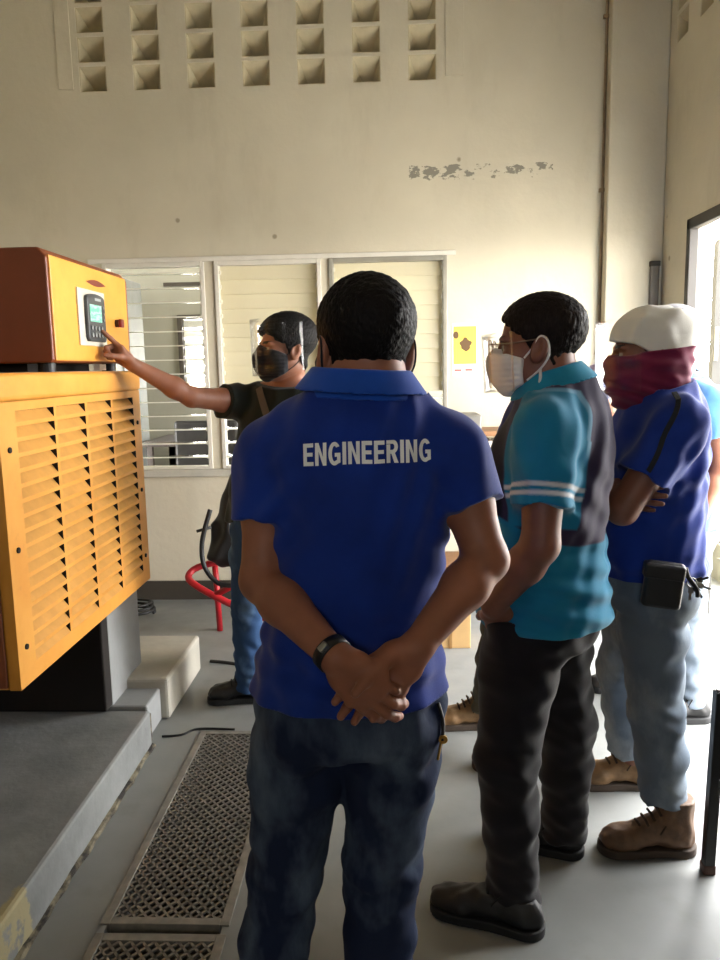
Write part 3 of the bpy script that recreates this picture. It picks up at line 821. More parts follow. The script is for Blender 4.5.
def c2(P):
    teal, dark, wh, blk, pip = [np.array(lin(c)[:3]) for c in ((24,128,166), (52,44,72), (215,218,222), (26,24,40), (120,170,200))]
    sm = lambda x, w=.0025: np.clip(.5+x/(2*w), 0, 1)[:, None]
    f = (P-p2.pelvis)@p2.tf; l = (P-p2.neck)@L2
    edge = 1.085+.10*np.clip((f+.12)/.25, 0, 1)**1.3
    up_ = dark+(blk-dark)*sm(f-.07, .004); C = teal+(up_-teal)*sm(P[:,2]-edge)
    for i, sg in ((0, 1), (1, -1)):
        v = p2.el[i]-p2.sh[i]; Ln = np.linalg.norm(v); v = v/Ln; q = P-p2.sh[i]
        t = q@v; d = np.linalg.norm(q-t[:,None]*v, axis=1); ll = l*sg
        lim = np.where(t < .02, .15-.35*np.clip(.02-t, 0, .2), .118)
        g = np.minimum(np.minimum(ll-lim, .112-d), np.minimum(t+.11, .24-t))
        k = sm(g); C = C+(teal-C)*k
        C = C+(pip-C)*(sm(.006-np.abs(g-.003), .002)*sm(-f, .01)*sm(.05-t, .02)*.8)
        e = .67*Ln
        for off in (.028, .049): C = C+(wh-C)*(sm(.0055-np.abs(t-(e-off)), .002)*k)
    return C
def f2(X, Y, Z): return .005*np.sin(Z*2*PI/.07+X*22+Y*9)*np.clip((1.12-Z)/.12, 0, 1)+.004*np.sin((Z+X)*2*PI/.1)*np.exp(-((Z-1.2)/.1)**2)
p2.shirt(M['panel'], .85, (.67,.67), .004, sr=(.074,.081), folds=f2, colorfn=c2, e=lambda z: .018+.012*np.clip((1.12-z)/.15, 0, 1))
p2.collar(M['teal_collar'], r0=.08, r1=.1, z0=-.005, z1=.058, tilt=-.32, c=p2.neck+np.array([-.01,0,.032]))
p2.trousers(M['blacktrouser'], .885, (.07,.07), .005, extra=[ell((.297,1.957,.83),(.045,.04,.075))], rad=(.106,.102,.083,.075,.07), stack=.0035, waist_e=.014)
shoe(p2.o, (.40,1.90), (-.93,.33), M['blackshoe'], M['black_sole'], .32, lace=M['blacklace'], wid=1.1)
shoe(p2.o, (.592,2.25), (-.95,.24), M['blackshoe'], M['black_sole'], .31, lace=M['blacklace'], wid=1.1)
mk = seg_mask(hd, M['whitemask'], p2.o, top=-.02, back=.035, bulge=.016)
ear_loop(hd, M['elastic'], p2.o, -1, .003, True); ear_loop(hd, M['elastic'], p2.o, 1, .003)
curved_visor(p2.o, hd, M['clear'], None, r=.143, top=.035, bot=-.11, ang=70, drop=.0)
m = MB()
for s_ in (-1, 1):
    m.tube([hd.w(s_*.031+.024*math.cos(a), .118+.0*a, .004+.018*math.sin(a)) for a in np.linspace(0, 2*PI, 20, endpoint=False)], .0018, 6, closed=True)
    m.tube([hd.w(s_*.056,.116,.01), hd.w(s_*.078,.06,.008), hd.w(s_*.084,-.005,.012)], .0018, 6)
m.tube([hd.w(-.008,.119,.008), hd.w(.008,.119,.008)], .0018, 6)
m.build('spectacles', M['specs'], p2.o, True)

# --- the man with folded arms, white cap and maroon gaiter
hd = Head((.765, 2.325, 1.575), (-.97, .10, -.03), (0, 0, 1), 1.0)
p3 = Person((.80,2.385,.88), (.815,2.35,1.43), (-.97,.24), hd,
    [(.812,2.175,1.375),(.885,2.52,1.375)], [(.655,2.165,1.135),(.70,2.56,1.14)], [(.618,2.40,1.215),(.655,2.275,1.165)],
    [(.79,2.30,.85),(.83,2.475,.85)], [(.82,2.30,.47),(.80,2.60,.47)], [(.868,2.29,.11),(.862,2.65,.11)], girth=(1.0,1.12), arm=1.05)
p3.body('man with folded arms, white head cloth and maroon gaiter over his face', skinset('skin_b'), .004, neck_r=.064, hands=[
    dict(wrist=(.618,2.40,1.215), d=(.45,.85,.12), n=(.85,-.4,-.1), t=(0,0,1), curl=(.15,.25,.2)),
    dict(wrist=(.655,2.275,1.165), d=(.52,-.85,.0), n=(.85,.45,.0), t=(0,0,1), curl=(.12,.2,.2))])
build_hair(hd, M['hair'], p3.o, 'short', .003, .004, 5)
def f3(X, Y, Z): return .004*np.sin((Z-.6*X)*2*PI/.085)*np.exp(-((Z-1.2)/.18)**2)+.004*np.sin(Z*2*PI/.06+X*12)*np.clip((1.0-Z)/.1, 0, 1)
s3 = p3.shirt(M['navyblue'], .905, (.62,.62), .004, sr=(.073,.082), folds=f3)
p3.trousers(M['jeans_pale'], .93, (.168,.145), .005, rad=(.102,.098,.08,.075,.072), stack=.0065, seed=8)
shoe(p3.o, (.95,2.278), (-1,-.03), M['boot_dk'], M['sole'], .30, True, M['lace'], wid=1.08)
shoe(p3.o, (.965,2.655), (-1,.02), M['boot'], M['sole'], .30, True, M['lace'], wid=1.08)
# gaiter: from the bridge of the nose down over the neck
lo_, hi_ = hd.bounds(.19); lo_ = lo_-np.array([0,0,.08])
F = Field(lo_, hi_, .004)
gr = lambda r, f, u: np.maximum(u-(-.004+.012*np.clip(1-np.abs(r)/.03, 0, 1)+.02*np.clip((.06-f)/.12, 0, 1)), -.16-u)
F.add(hd.shell(lambda r, f, u: .013+0*u, gr), .001)
F.add(ell(hd.w(0,-.01,-.03), (.096,.09,.055), (hd.r, hd.f, hd.u)), .02)
hb_ = hd.w(0,-.03,-.07)
F.add(tube([p3.neck+np.array([-.005,-.01,-.0]), (p3.neck+hb_)/2, hb_, hd.w(0,-.045,.0)], [.1,.086,.084,.08]), .03)
F.add(tube([hd.w(0,.094,.004), hd.w(0,.106,-.03), hd.w(0,.094,-.07), hd.w(0,.072,-.11)], [.013,.02,.026,.032], k=.02), .02)
F.add(ell(p3.neck+np.array([-.035,-.01,.02]), (.1,.1,.075)), .04)
wg = wrinkle(21, .05, .0035, (.4,.4,1.5))
F.modify(lambda V, X, Y, Z: np.maximum(V-wg(X,Y,Z)-.003*np.sin((Z+.35*X)*2*PI/.035)*np.clip((hd.c[2]-.05-Z)/.05, 0, 1), Z-(hd.c[2]+.008+.1*(X-hd.c[0]))))
F.modify(lambda V, X, Y, Z: np.maximum(V, p3.neck[2]-.02-Z))
P, Q = F.mesh(); link_mesh('neck_gaiter', P, Q, M['maroon'], p3.o, True)
# cap cloth
F = Field(*hd.bounds(.2), .004)
wc_ = wrinkle(31, .07, .004)
cr = lambda r, f, u: np.interp(f, [-.13,-.06,.0,.05,.1], [.0,-.004,-.004,.028,.04]).astype(np.float32)-u
F.add(hd.shell(lambda r, f, u: .014+.006*np.clip((u-.05)/.05,0,1)+.003*np.clip((-f-.02)/.06,0,1), cr, noise=lambda r, f, u: wc_(r, f, u)), .001)
P, Q = F.mesh(); link_mesh('head_cloth', P, Q, M['whitecloth'], p3.o, True)
curved_visor(p3.o, hd, M['clear'], None, r=.15, top=.10, bot=-.11, ang=72, drop=.0)
# sling strap, phone pouch and keys on the belt
pth = surface_path(p3.shirt_P, p3.shirt_Q, (.80,2.2,1.46), (.685,2.2,1.22), 14, (0,-1,0))
pp = [a+b*.003 for a, b in pth]
if len(pp) > 4:
    nr = {tuple(a+b*.003): b for a, b in pth}
    strap(p3.o, 'bag_strap', pp, .014, M['webbing'], lambda p: nr.get(tuple(p), np.array([0,-1,0])))
bx = nz((.97,-.2,-.1)); bz = nz(np.cross((-.2,-.97,0), bx)); by = np.cross(bz, bx)
po = bevel(MB().obox((.77,2.142,.918), (bx, by, bz), (.054,.019,.068)).build('phone_pouch', M['leather'], p3.o), .014, 4)
bevel(MB().obox((.77,2.139,.960), (bx, by, bz), (.056,.023,.022)).build('pouch_flap', M['leather'], po), .008, 3)
m = MB(); kc = np.array([.87,2.19,.91])
m.tube([kc+np.array([.014*math.cos(a), 0, .014*math.sin(a)]) for a in np.linspace(0, 2*PI, 16, endpoint=False)], .0018, 6, closed=True)
k_o = m.build('key_ring', M['steel'], p3.o, True)
for q, (dx, dz) in enumerate(((.03,-.01),(.02,-.03),(-.002,-.035),(.033,.008))):
    e = kc+np.array([dx, .004*q-.006, dz]); m = MB(); v = nz(e-kc)
    m.obox(kc+v*.024, (v, nz(np.cross(v,(0,1,0))), (0,1,0)), (.009,.008,.0016)); m.obox(kc+v*.042, (v, nz(np.cross(v,(0,1,0))), (0,1,0)), (.012,.0035,.0012))
    m.build('key', M['rubber'] if q % 2 else M['steel'], k_o)
m = MB(); m.tube(spline([(.85,2.19,.955),(.855,2.18,.93),(.88,2.18,.895),(.885,2.18,.87)], 5), .007, 8); m.build('key_fob', M['rubber'], k_o, True)

# --- the man at the panel, pointing
hd = Head((-.452, 3.32, 1.638), (-.88, -.47, -.02), (.02, 0, 1), 1.13)
p4 = Person((-.575,3.43,.88), (-.465,3.375,1.445), (-.95,-.3), hd,
    [(-.665,3.42,1.405),(-.29,3.30,1.395)], [(-.845,3.205,1.44),(-.25,3.28,1.12)], [(-1.043,3.055,1.582),(-.33,3.12,.93)],
    [(-.64,3.37,.85),(-.50,3.50,.85)], [(-.68,3.37,.47),(-.47,3.55,.47)], [(-.688,3.385,.09),(-.42,3.55,.09)], tfwd=(-.4,-.92), girth=(1.0,1.1))
p4.sh = [p4.sh[0], p4.sh[1]]
p4.body('man in a black tee and black mask pointing at the control panel', skinset('skin_c'), .0035, neck_r=.062, hands=[
    dict(wrist=(-1.043,3.055,1.582), d=(-.62,-.35,.70), n=(-.35,-.75,-.5), t=(-.3,0,.9), curls=[(.02,.05,.05),(1.1,1.5,.9),(1.2,1.5,.9),(1.2,1.5,.9)], thumb=(.1,.75,.65)),
    dict(wrist=(-.33,3.12,.93), d=(-.1,-.2,-.97), n=(-.9,.1,0), t=(0,-1,0), curl=(.3,.4,.3))])
build_hair(hd, M['hair'], p4.o, 'long', .017, .0035, 9)
p4.shirt(M['blackshirt'], .86, (.42,.6), .005, sr=(.072,.08), neck_up=.05, neck_tilt=.3)
p4.trousers(M['jeans_blue'], .90, (.06,.06), .005, rad=(.098,.09,.07,.066,.062), stack=.006, seed=12)
shoe(p4.o, (-.60,3.40), (-.97,-.12), M['blackshoe'], M['black_sole'], .28, True, M['blacklace'], wid=1.05)
shoe(p4.o, (-.34,3.56), (-.95,-.2), M['blackshoe'], M['black_sole'], .28, True, M['blacklace'], wid=1.05)
seg_mask(hd, M['blackmask'], p4.o, top=-.006, back=.01, bulge=.016)
for s_ in (-1, 1): ear_loop(hd, M['blackmask'], p4.o, s_)
curved_visor(p4.o, hd, M['clear'], None, r=.145, top=.11, bot=-.1, ang=92, drop=.0, fo=-.012)
pth = surface_path(p4.shirt_P, p4.shirt_Q, (-.60,3.2,1.47), (-.38,3.2,1.0), 18, (-.2,-1,0))
if len(pth) > 4:
    nr = {tuple(a+b*.003): b for a, b in pth}
    strap(p4.o, 'bag_strap', [a+b*.003 for a, b in pth], .032, M['greyweb'], lambda p: nr.get(tuple(p), np.array([0,-1,0])))

# --- the man mostly hidden behind the teal polo
hd = Head((.535, 2.92, 1.565), (-1, -.06, -.03), (0, 0, 1), 1.07)
p5 = Person((.56,2.95,.87), (.57,2.93,1.40), (-1,.0), hd,
    [(.58,2.755,1.35),(.58,3.105,1.35)], [(.60,2.73,1.08),(.61,3.14,1.08)], [(.53,2.76,.86),(.5,3.12,.88)],
    [(.56,2.865,.84),(.56,3.035,.84)], [(.525,2.83,.46),(.44,3.08,.46)], [(.525,2.79,.1),(.38,3.12,.1)], girth=(1.0,1.2))
p5.body('person in a navy polo hidden behind the teal polo man, only chest and boots showing', skinset('skin_b'), .005, hands=[
    dict(wrist=(.53,2.76,.86), d=(-.15,0,-.98), n=(0,1,0), t=(-1,0,0)), dict(wrist=(.5,3.12,.88), d=(-.15,0,-.98), n=(0,-1,0), t=(-1,0,0))])
build_hair(hd, M['hair'], p5.o, 'short', .008, .005, 14)
p5.shirt(M['navy'], .84, (.6,.6), .006, sr=(.07,.076))
p5.collar(M['navy'], h=.004)
p5.trousers(M['jeans_olive'], .88, (.09,.09), .006, rad=(.098,.09,.07,.066,.064), stack=.006)
shoe(p5.o, (.462,3.125), (-1,-.02), M['boot'], M['sole'], .31, True, M['lace'], M['blackcap'])
shoe(p5.o, (.606,2.785), (-1,-.02), M['boot_dk'], M['sole'], .31, True, M['lace'])
seg_mask(hd, M['greymask'], p5.o, back=.03, cone=.01)
for s_ in (-1, 1): ear_loop(hd, M['elastic'], p5.o, s_)

# --- the man behind the folded arms, by the doorway
hd = Head((1.165, 3.27, 1.632), (-.93, -.25, -.05), (0, 0, 1), 1.1)
p6 = Person((1.25,3.33,.88), (1.225,3.30,1.43), (-.95,-.25), hd,
    [(1.285,3.13,1.38),(1.18,3.48,1.38)], [(1.318,3.11,1.13),(1.06,3.40,1.15)], [(1.245,3.11,.885),(.90,3.16,1.285)],
    [(1.265,3.25,.85),(1.22,3.42,.85)], [(1.27,3.22,.47),(1.17,3.46,.47)], [(1.29,3.20,.1),(1.14,3.49,.1)], girth=(1.0,1.08))
p6.body('person in a pale blue polo and grey cap beside the bright doorway', skinset('skin_c'), .004, hands=[
    dict(wrist=(1.245,3.11,.885), d=(-.18,0,-.98), n=(-.2,.97,0), t=(-1,0,0), curl=(.3,.4,.3)),
    dict(wrist=(.90,3.16,1.285), d=(-.42,-.35,.84), n=(-.6,.75,.1), t=(.6,.6,.3), curl=(.35,.5,.4))])
build_hair(hd, M['hair'], p6.o, 'short', .008, .005, 17)
p6.shirt(M['lightblue'], .85, (.55,.6), .005, sr=(.07,.077))
p6.collar(M['lightblue'], h=.004)
p6.trousers(M['jeans_pale'], .89, (.07,.07), .006, rad=(.098,.09,.07,.066,.063), stack=.006, seed=20)
shoe(p6.o, (1.37,3.19), (-1,-.1), M['blackshoe'], M['black_sole'], .29, lace=M['blacklace'])
shoe(p6.o, (1.215,3.49), (-1,.02), M['blackshoe'], M['black_sole'], .29, lace=M['blacklace'])
F = Field(*hd.bounds(.2), .005)
F.add(hd.shell(.02, lambda r, f, u: np.interp(f, [-.13,-.04,.03,.1], [-.03,-.02,.03,.045]).astype(np.float32)-u), .001)
P, Q = F.mesh(); link_mesh('cap', P, Q, M['greycloth'], p6.o, True)
seg_mask(hd, M['whitemask'], p6.o, back=.03, h=.004)
for s_ in (-1, 1): ear_loop(hd, M['elastic'], p6.o, s_)
# folded sheets held up in his right hand
bx = nz((.75,-.62,.1)); bz = nz((-.1,.0,1)); by = nz(np.cross(bz, bx)); bz = np.cross(bx, by)
m = MB()
for q in range(4):
    m.obox(np.array([.838,3.115,1.475])+by*(.004*q-.006)+bx*.004*(q % 2), (bx, by, bz), (.032,.0012,.072))
o = m.build('paper_sheets', M['paper'], None, origin=(.838,3.115,1.40))
reg(o, 'white folded sheets held up in front of the maroon gaiter', 'paper')
# ------------------------------------------------------------------ the room
XL, XR, YF, YB, ZC = -3.2, 1.68, -2.6, 5.0, 4.6

def wall_mat():
    t = NT('old_cream_plaster')
    n = t.noise(1.3, 6); st = t.noise(2.2, 6, t.mapping((1.6, 1.6, .5)), .65)
    base = t.ramp(n, [(.3, lin((187, 180, 161))), (.7, lin((203, 196, 176)))])
    base = t.mix(t.ramp(st, [(.55, (0,0,0)), (.8, (.35,.35,.35))]), base, lin((150, 138, 112)))
    vo = t.n('ShaderNodeTexVoronoi'); vo.inputs['Scale'].default_value = 3.1; t.l(t.coord(), vo.inputs['Vector'])
    wob = t.math('ADD', vo.outputs['Distance'], t.math('MULTIPLY', t.noise(40., 3), .03))
    sp = t.ramp(wob, [(.045, (.75,.75,.75)), (.075, (0,0,0))])
    base = t.mix(sp, base, lin((112, 98, 76)))
    t.color(base); t.set(Roughness=.85)
    t.bump(t.noise(24., 5), .25, .01)
    return t.m

def back_wall_mat():
    t = NT('old_cream_plaster_with_spalled_patch')
    n = t.noise(1.3, 6); st = t.noise(2.2, 6, t.mapping((1.6, 1.6, .5)), .65)
    base = t.ramp(n, [(.3, lin((187, 180, 161))), (.7, lin((203, 196, 176)))])
    base = t.mix(t.ramp(st, [(.55, (0,0,0)), (.8, (.3,.3,.3))]), base, lin((152, 140, 114)))
    vo = t.n('ShaderNodeTexVoronoi'); vo.inputs['Scale'].default_value = 2.7; t.l(t.coord(), vo.inputs['Vector'])
    wob = t.math('ADD', vo.outputs['Distance'], t.math('MULTIPLY', t.noise(40., 3), .03))
    base = t.mix(t.ramp(wob, [(.04, (.7,.7,.7)), (.065, (0,0,0))]), base, lin((112, 98, 76)))
    # spalled plaster band, a worn patch about a metre long
    sx = t.n('ShaderNodeSeparateXYZ'); t.l(t.coord(), sx.inputs[0]); X, Z = sx.outputs[0], sx.outputs[2]
    def band(v, a, b, s): return t.math('MULTIPLY', t.math('MULTIPLY', t.math('SUBTRACT', v, a-s), 1/s, True), t.math('MULTIPLY', t.math('SUBTRACT', b+s, v), 1/s, True))
    bx = t.math('MULTIPLY', band(X, .13, 1.02, .05), band(Z, 2.70, 2.79, .035))
    bx2 = t.math('MULTIPLY', band(X, .12, .42, .03), band(Z, 2.70, 2.78, .02))
    no = t.noise(11., 5, t.mapping((1, 1, 1.7)), .6)
    k = t.math('MULTIPLY', bx, t.math('ADD', no, t.math('MULTIPLY', bx2, .06)))
    base = t.mix(t.ramp(k, [(.535, (0,0,0)), (.56, (1,1,1))]), base, lin((128, 124, 112)))
    t.color(base); t.set(Roughness=.85)
    t.bump(t.math('SUBTRACT', t.noise(24., 5), t.math('MULTIPLY', k, .8)), .25, .01)
    return t.m

def floor_mat():
    t = NT('grey_painted_concrete')
    n = t.noise(.9, 6, None, .6); n2 = t.noise(7., 5)
    c = t.ramp(n, [(.3, lin((112, 114, 113))), (.7, lin((134, 135, 132)))])
    c = t.mix(t.ramp(n2, [(.6, (0,0,0)), (.8, (.3,.3,.3))]), c, lin((104, 100, 92)))
    t.color(c)
    t.l(t.ramp(n2, [(.3, (.38,.38,.38)), (.7, (.6,.6,.6))]), t.b.inputs['Roughness'])
    t.bump(t.noise(30., 4), .08, .006)
    return t.m
W_, WB, FL = wall_mat(), back_wall_mat(), floor_mat()
M['ceil'] = plain('ceiling_boards', (190, 184, 168), .9)
M['conc'] = plain('grey_painted_plinth', (138, 140, 140), .7, var=.16, scale=4., bump=.25, bscale=30)
M['conclight'] = plain('pale_concrete', (176, 172, 160), .85, var=.14, scale=5., bump=.3, bscale=30)
M['dark'] = plain('dark_brown_tone', (62, 56, 48), .8)
M['white'] = plain('white_gloss_paint', (212, 208, 198), .45, var=.05)
M['frame'] = plain('aged_aluminium', (146, 142, 130), .45, .3)

def wall(name, o, u, v, n, us, vs, holes, mat, kind='structure'):
    """grid wall through o with in-plane axes u,v and thickness vector n; holes=(u0,u1,v0,v1)"""
    o, u, v, n = [np.array(a, float) for a in (o, u, v, n)]
    us = sorted(set([round(x, 5) for x in us]+[round(x, 5) for h in holes for x in h[:2]]))
    vs = sorted(set([round(x, 5) for x in vs]+[round(x, 5) for h in holes for x in h[2:]]))
    def solid(i, j):
        if i < 0 or j < 0 or i >= len(us)-1 or j >= len(vs)-1: return False
        a, b = (us[i]+us[i+1])/2, (vs[j]+vs[j+1])/2
        return not any(h[0] < a < h[1] and h[2] < b < h[3] for h in holes)
    m = MB(); p = lambda a, b, k: o+u*a+v*b+n*k
    for i in range(len(us)-1):
        for j in range(len(vs)-1):
            if not solid(i, j): continue
            a0, a1, b0, b1 = us[i], us[i+1], vs[j], vs[j+1]
            m.quad(p(a0,b0,0), p(a1,b0,0), p(a1,b1,0), p(a0,b1,0)); m.quad(p(a0,b0,1), p(a0,b1,1), p(a1,b1,1), p(a1,b0,1))
            if not solid(i-1, j): m.quad(p(a0,b0,0), p(a0,b1,0), p(a0,b1,1), p(a0,b0,1))
            if not solid(i+1, j): m.quad(p(a1,b0,0), p(a1,b0,1), p(a1,b1,1), p(a1,b1,0))
            if not solid(i, j-1): m.quad(p(a0,b0,0), p(a0,b0,1), p(a1,b0,1), p(a1,b0,0))
            if not solid(i, j+1): m.quad(p(a0,b1,0), p(a1,b1,0), p(a1,b1,1), p(a0,b1,1))
    ob = link_mesh(name, m.v, m.f, mat)
    bm = bmesh.new(); bm.from_mesh(ob.data); bmesh.ops.remove_doubles(bm, verts=bm.verts, dist=1e-5); bmesh.ops.recalc_face_normals(bm, faces=bm.faces); bm.to_mesh(ob.data); bm.free()
    reg(ob, kind=kind); return ob

t = NT('chipped_grey_plinth'); n_ = t.noise(4., 5); sx = t.n('ShaderNodeSeparateXYZ'); t.l(t.coord(), sx.inputs[0])
c_ = t.ramp(n_, [(.3, lin((104, 106, 106))), (.7, lin((134, 136, 135)))])
e_ = t.math('MULTIPLY', t.math('MULTIPLY', t.math('ADD', sx.outputs[0], -.9), 14., True), t.math('MULTIPLY', t.math('SUBTRACT', .78, sx.outputs[1]), 8., True))
c_ = t.mix(t.ramp(t.math('MULTIPLY', e_, t.noise(18., 4)), [(.38, (0,0,0)), (.46, (1,1,1))]), c_, lin((150, 140, 106)))
t.color(c_); t.set(Roughness=.7); t.bump(t.noise(30., 4), .25, .008); M['plinth'] = t.m
t = NT('crumbling_joint'); t.color(t.ramp(t.noise(26., 5, t.mapping((1, .5, 1))), [(.42, lin((36, 33, 30))), (.6, lin((122, 114, 94)))])); t.set(Roughness=.95); t.bump(t.noise(50., 4), .6, .01); M['joint'] = t.m
# floor with the grated trench cut into it
GX0, GX1 = -.845, -.475
wall('floor', (0,0,0), (1,0,0), (0,1,0), (0,0,-.15), [XL-.2, XR+.2], [YF-.2, YB+.15], [(GX0+.02, GX1-.02, .72, 3.06)], FL)
m = MB(); m.box((GX0-.05, .65, -.42), (GX1+.05, 3.12, -.40)); m.box((GX0-.02,.68,-.40),(GX0+.02,3.1,-.15)); m.box((GX1-.02,.68,-.40),(GX1+.02,3.1,-.15)); m.box((GX0,3.06,-.40),(GX1,3.1,-.15)); m.box((GX0,.68,-.40),(GX1,.72,-.15))
reg(m.build('trim_6', M['dark']), kind='structure')
# vent openings
VX = [-1.925+.3425*i for i in range(7)]; VZ = [3.292+.172*j for j in range(5)]; VW, VH = .172, .15
vholes = [(x, x+VW, z, z+VH) for x in VX for z in VZ]
BAYS = [(-1.86, -1.195), (-1.13, -.44), (-.39, .365)]; WZ0, WZ1 = .9, 2.245
wall('wall_back', (0,YB,0), (1,0,0), (0,0,1), (0,.15,0), [XL-.2, XR+.2], [-.05, ZC], vholes+[(a, b, WZ0, WZ1) for a, b in BAYS], WB)
DY0, DY1, DZ = 2.25, 4.50, 2.335
RY = [4.63-.3425*i for i in range(4)]; RZ = [3.37+.172*j for j in range(4)]
wall('wall_right', (XR,0,0), (0,1,0), (0,0,1), (.14,0,0), [YF-.2, YB], [-.05, ZC], [(DY0, DY1, -.05, DZ)]+[(y, y+VW, z, z+VH) for y in RY for z in RZ], W_)
wall('wall_left', (XL,0,0), (0,1,0), (0,0,1), (-.2,0,0), [YF-.2, YB], [-.05, ZC], [], W_)
wall('wall_front', (0,YF,0), (1,0,0), (0,0,1), (0,-.2,0), [XL-.2, XR+.2], [-.05, ZC], [(-.6, .1, 1.95, 2.55)], W_)
fr = MB(); fr.box((-.6,YF-.1,1.95),(-.57,YF,2.55)); fr.box((.07,YF-.1,1.95),(.1,YF,2.55)); fr.box((-.57,YF-.1,1.95),(.07,YF,1.98)); fr.box((-.57,YF-.1,2.52),(.07,YF,2.55)); reg(fr.build('window_5', M['white']), kind='structure')  # unseen framed opening added behind the camera to give fill light
reg(MB().box((XL-.2,YF-.2,ZC),(XR+.2,YB+.15,ZC+.1)).build('ceiling', M['ceil']), kind='structure')
o = MB().box((1.335,4.9,0),(XR,YB,ZC)).build('trim_1', W_); reg(o, kind='structure'); bevel(o, .01)
reg(MB().box((XL,YB-.018,0),(1.335,YB,.13)).build('base_strip_back', M['dark']), kind='structure')  # darker strip along the foot of the back wall
for nm, x0, x1 in (('trim_2', -2.06, -1.965), ('trim_3', .355, .47)):
    reg(bevel(MB().box((x0,YB-.006,3.31),(x1,YB+.01,4.2)).build(nm, W_), .003), kind='structure')
o = MB().box((-1.9,YB-.035,WZ0-.05),(.42,YB+.02,WZ0)).build('trim_4', M['conclight']); reg(o, kind='structure'); bevel(o, .006)
o = MB().box((-1.95,YB-.012,WZ1),(.42,YB+.01,WZ1+.03)).build('trim_5', M['white']); reg(o, kind='structure'); bevel(o, .004)

# pierced vent blocks, a hooded funnel in each opening
M['vent'] = plain('vent_block_plaster', (186, 176, 148), .9, var=.12, scale=10.)
def vent_mesh():
    m = MB(); w, h, d = VW/2, VH, .13; g = -.001
    f0 = [(-w+g,0,g),(w-g,0,g),(w-g,0,h-g),(-w+g,0,h-g)]; b0 = [(-.026,d,-.0),(.026,d,-.0),(.026,d,.03),(-.026,d,.03)]
    f1 = [(-w+g+.007,.002,g+.006),(w-g-.007,.002,g+.006),(w-g-.007,.002,h-g-.006),(-w+g+.007,.002,h-g-.006)]
    vs = f0+f1+b0; m.add(vs, [[i, (i+1)%4, 4+(i+1)%4, 4+i] for i in range(4)]+[[4+i, 4+(i+1)%4, 8+(i+1)%4, 8+i] for i in range(4)]+[[8,9,10,11]])
    bk = [(x, d+.012, z) for x, y, z in f0]; m.add(f0+bk, [[i, 4+i, 4+(i+1)%4, (i+1)%4] for i in range(4)]+[[4,7,6,5]])
    return m
ORD = ['first', 'second', 'third', 'fourth', 'fifth', 'sixth', 'seventh']; ROW = ['lowest', 'second lowest', 'third lowest', 'fourth lowest', 'topmost']
vb = None
for i, x in enumerate(VX):
    for j, z in enumerate(VZ):
        if vb is None:
            vb = link_mesh('vent_block', vent_mesh().v, vent_mesh().f, M['vent'], None, origin=(0,0,0)); b = vb
        else: b = vb.copy(); COL.objects.link(b)
        b.location = (x+VW/2, YB+.004, z)
        reg(b, 'square vent hole, %s in the %s column from the left, back wall' % (ROW[j], ORD[i]), 'vent', 'pierced vent blocks high on the back wall')
for i, y in enumerate(RY):
    for j, z in enumerate(RZ):
        b = vb.copy(); COL.objects.link(b); b.location = (XR+.004, y+VW/2, z); b.rotation_euler = (0, 0, -PI/2)
        reg(b, 'vent hole, %s in the %s column from the corner, right wall' % (ROW[j] if j < 3 else 'topmost', ORD[i]), 'vent', 'pierced vent blocks high on the right wall')

# louvred windows
def frosted():
    t = NT('frosted_louvre_glass'); t.color(t.ramp(t.noise(3.), [(.3, lin((214, 209, 190))), (.7, lin((226, 222, 206)))]))
    t.set(Roughness=.35)
    tl = t.n('ShaderNodeBsdfTranslucent'); tl.inputs['Color'].default_value = lin((232, 226, 204)); mx = t.n('ShaderNodeMixShader'); mx.inputs[0].default_value = .5
    t.l(t.b.outputs[0], mx.inputs[1]); t.l(tl.outputs[0], mx.inputs[2]); t.l(mx.outputs[0], t.t.nodes['Material Output'].inputs['Surface']); return t.m
M['frost'] = frosted()
M['bladeglass'] = clear_sheet('clear_louvre_glass', (.93,.95,.92,1), .04)
M['bladeedge'] = plain('white_louvre_blade', (222, 220, 208), .4, var=.04)
for w, (a, b) in enumerate(BAYS):
    fr = MB(); y0, y1 = YB-.012, YB+.05
    fr.box((a,y0,WZ0),(a+.028,y1,WZ1)); fr.box((b-.028,y0,WZ0),(b,y1,WZ1)); fr.box((a+.028,y0,WZ1-.03),(b-.028,y1,WZ1)); fr.box((a+.028,y0,WZ0),(b-.028,y1,WZ0+.02))
    root = bevel(fr.build('window_%d' % (w+1), M['frame'] if w == 2 else M['white']), .004); reg(root, kind='structure')
    n = 14; pit = (WZ1-WZ0-.06)/n
    op = MB(); cl = MB(); ed = MB()
    for q in range(n):
        z = WZ0+.035+pit*(q+.5)
        if w == 0 or q < 5:
            op.obox(((a+b)/2, YB+.035, z), ((1,0,0), nz((0,1,.04)), nz((0,-.04,1))), ((b-a)/2-.03, .042, .0028)); ed.box((a+.03, YB-.012, z-.005), (b-.03, YB-.007, z+.003))
        else: cl.obox(((a+b)/2, YB+.032, z), ((1,0,0), nz((0,.22,1)), nz((0,1,-.22))), ((b-a)/2-.03, pit*.54, .003))
    op.build('louvre_blades', M['bladeglass'], root); ed.build('blade_edges', M['bladeedge'], root)
    if w: cl.build('closed_louvre_blades', M['frost'], root)
    hd_ = MB()
    for xx in (a+.034, b-.034):
        for q in range(n): hd_.box((xx-.004, YB+.0, WZ0+.035+pit*(q+.5)-.012), (xx+.004, YB+.06, WZ0+.035+pit*(q+.5)+.012))
    hd_.build('blade_clips', M['bladeedge'], root)

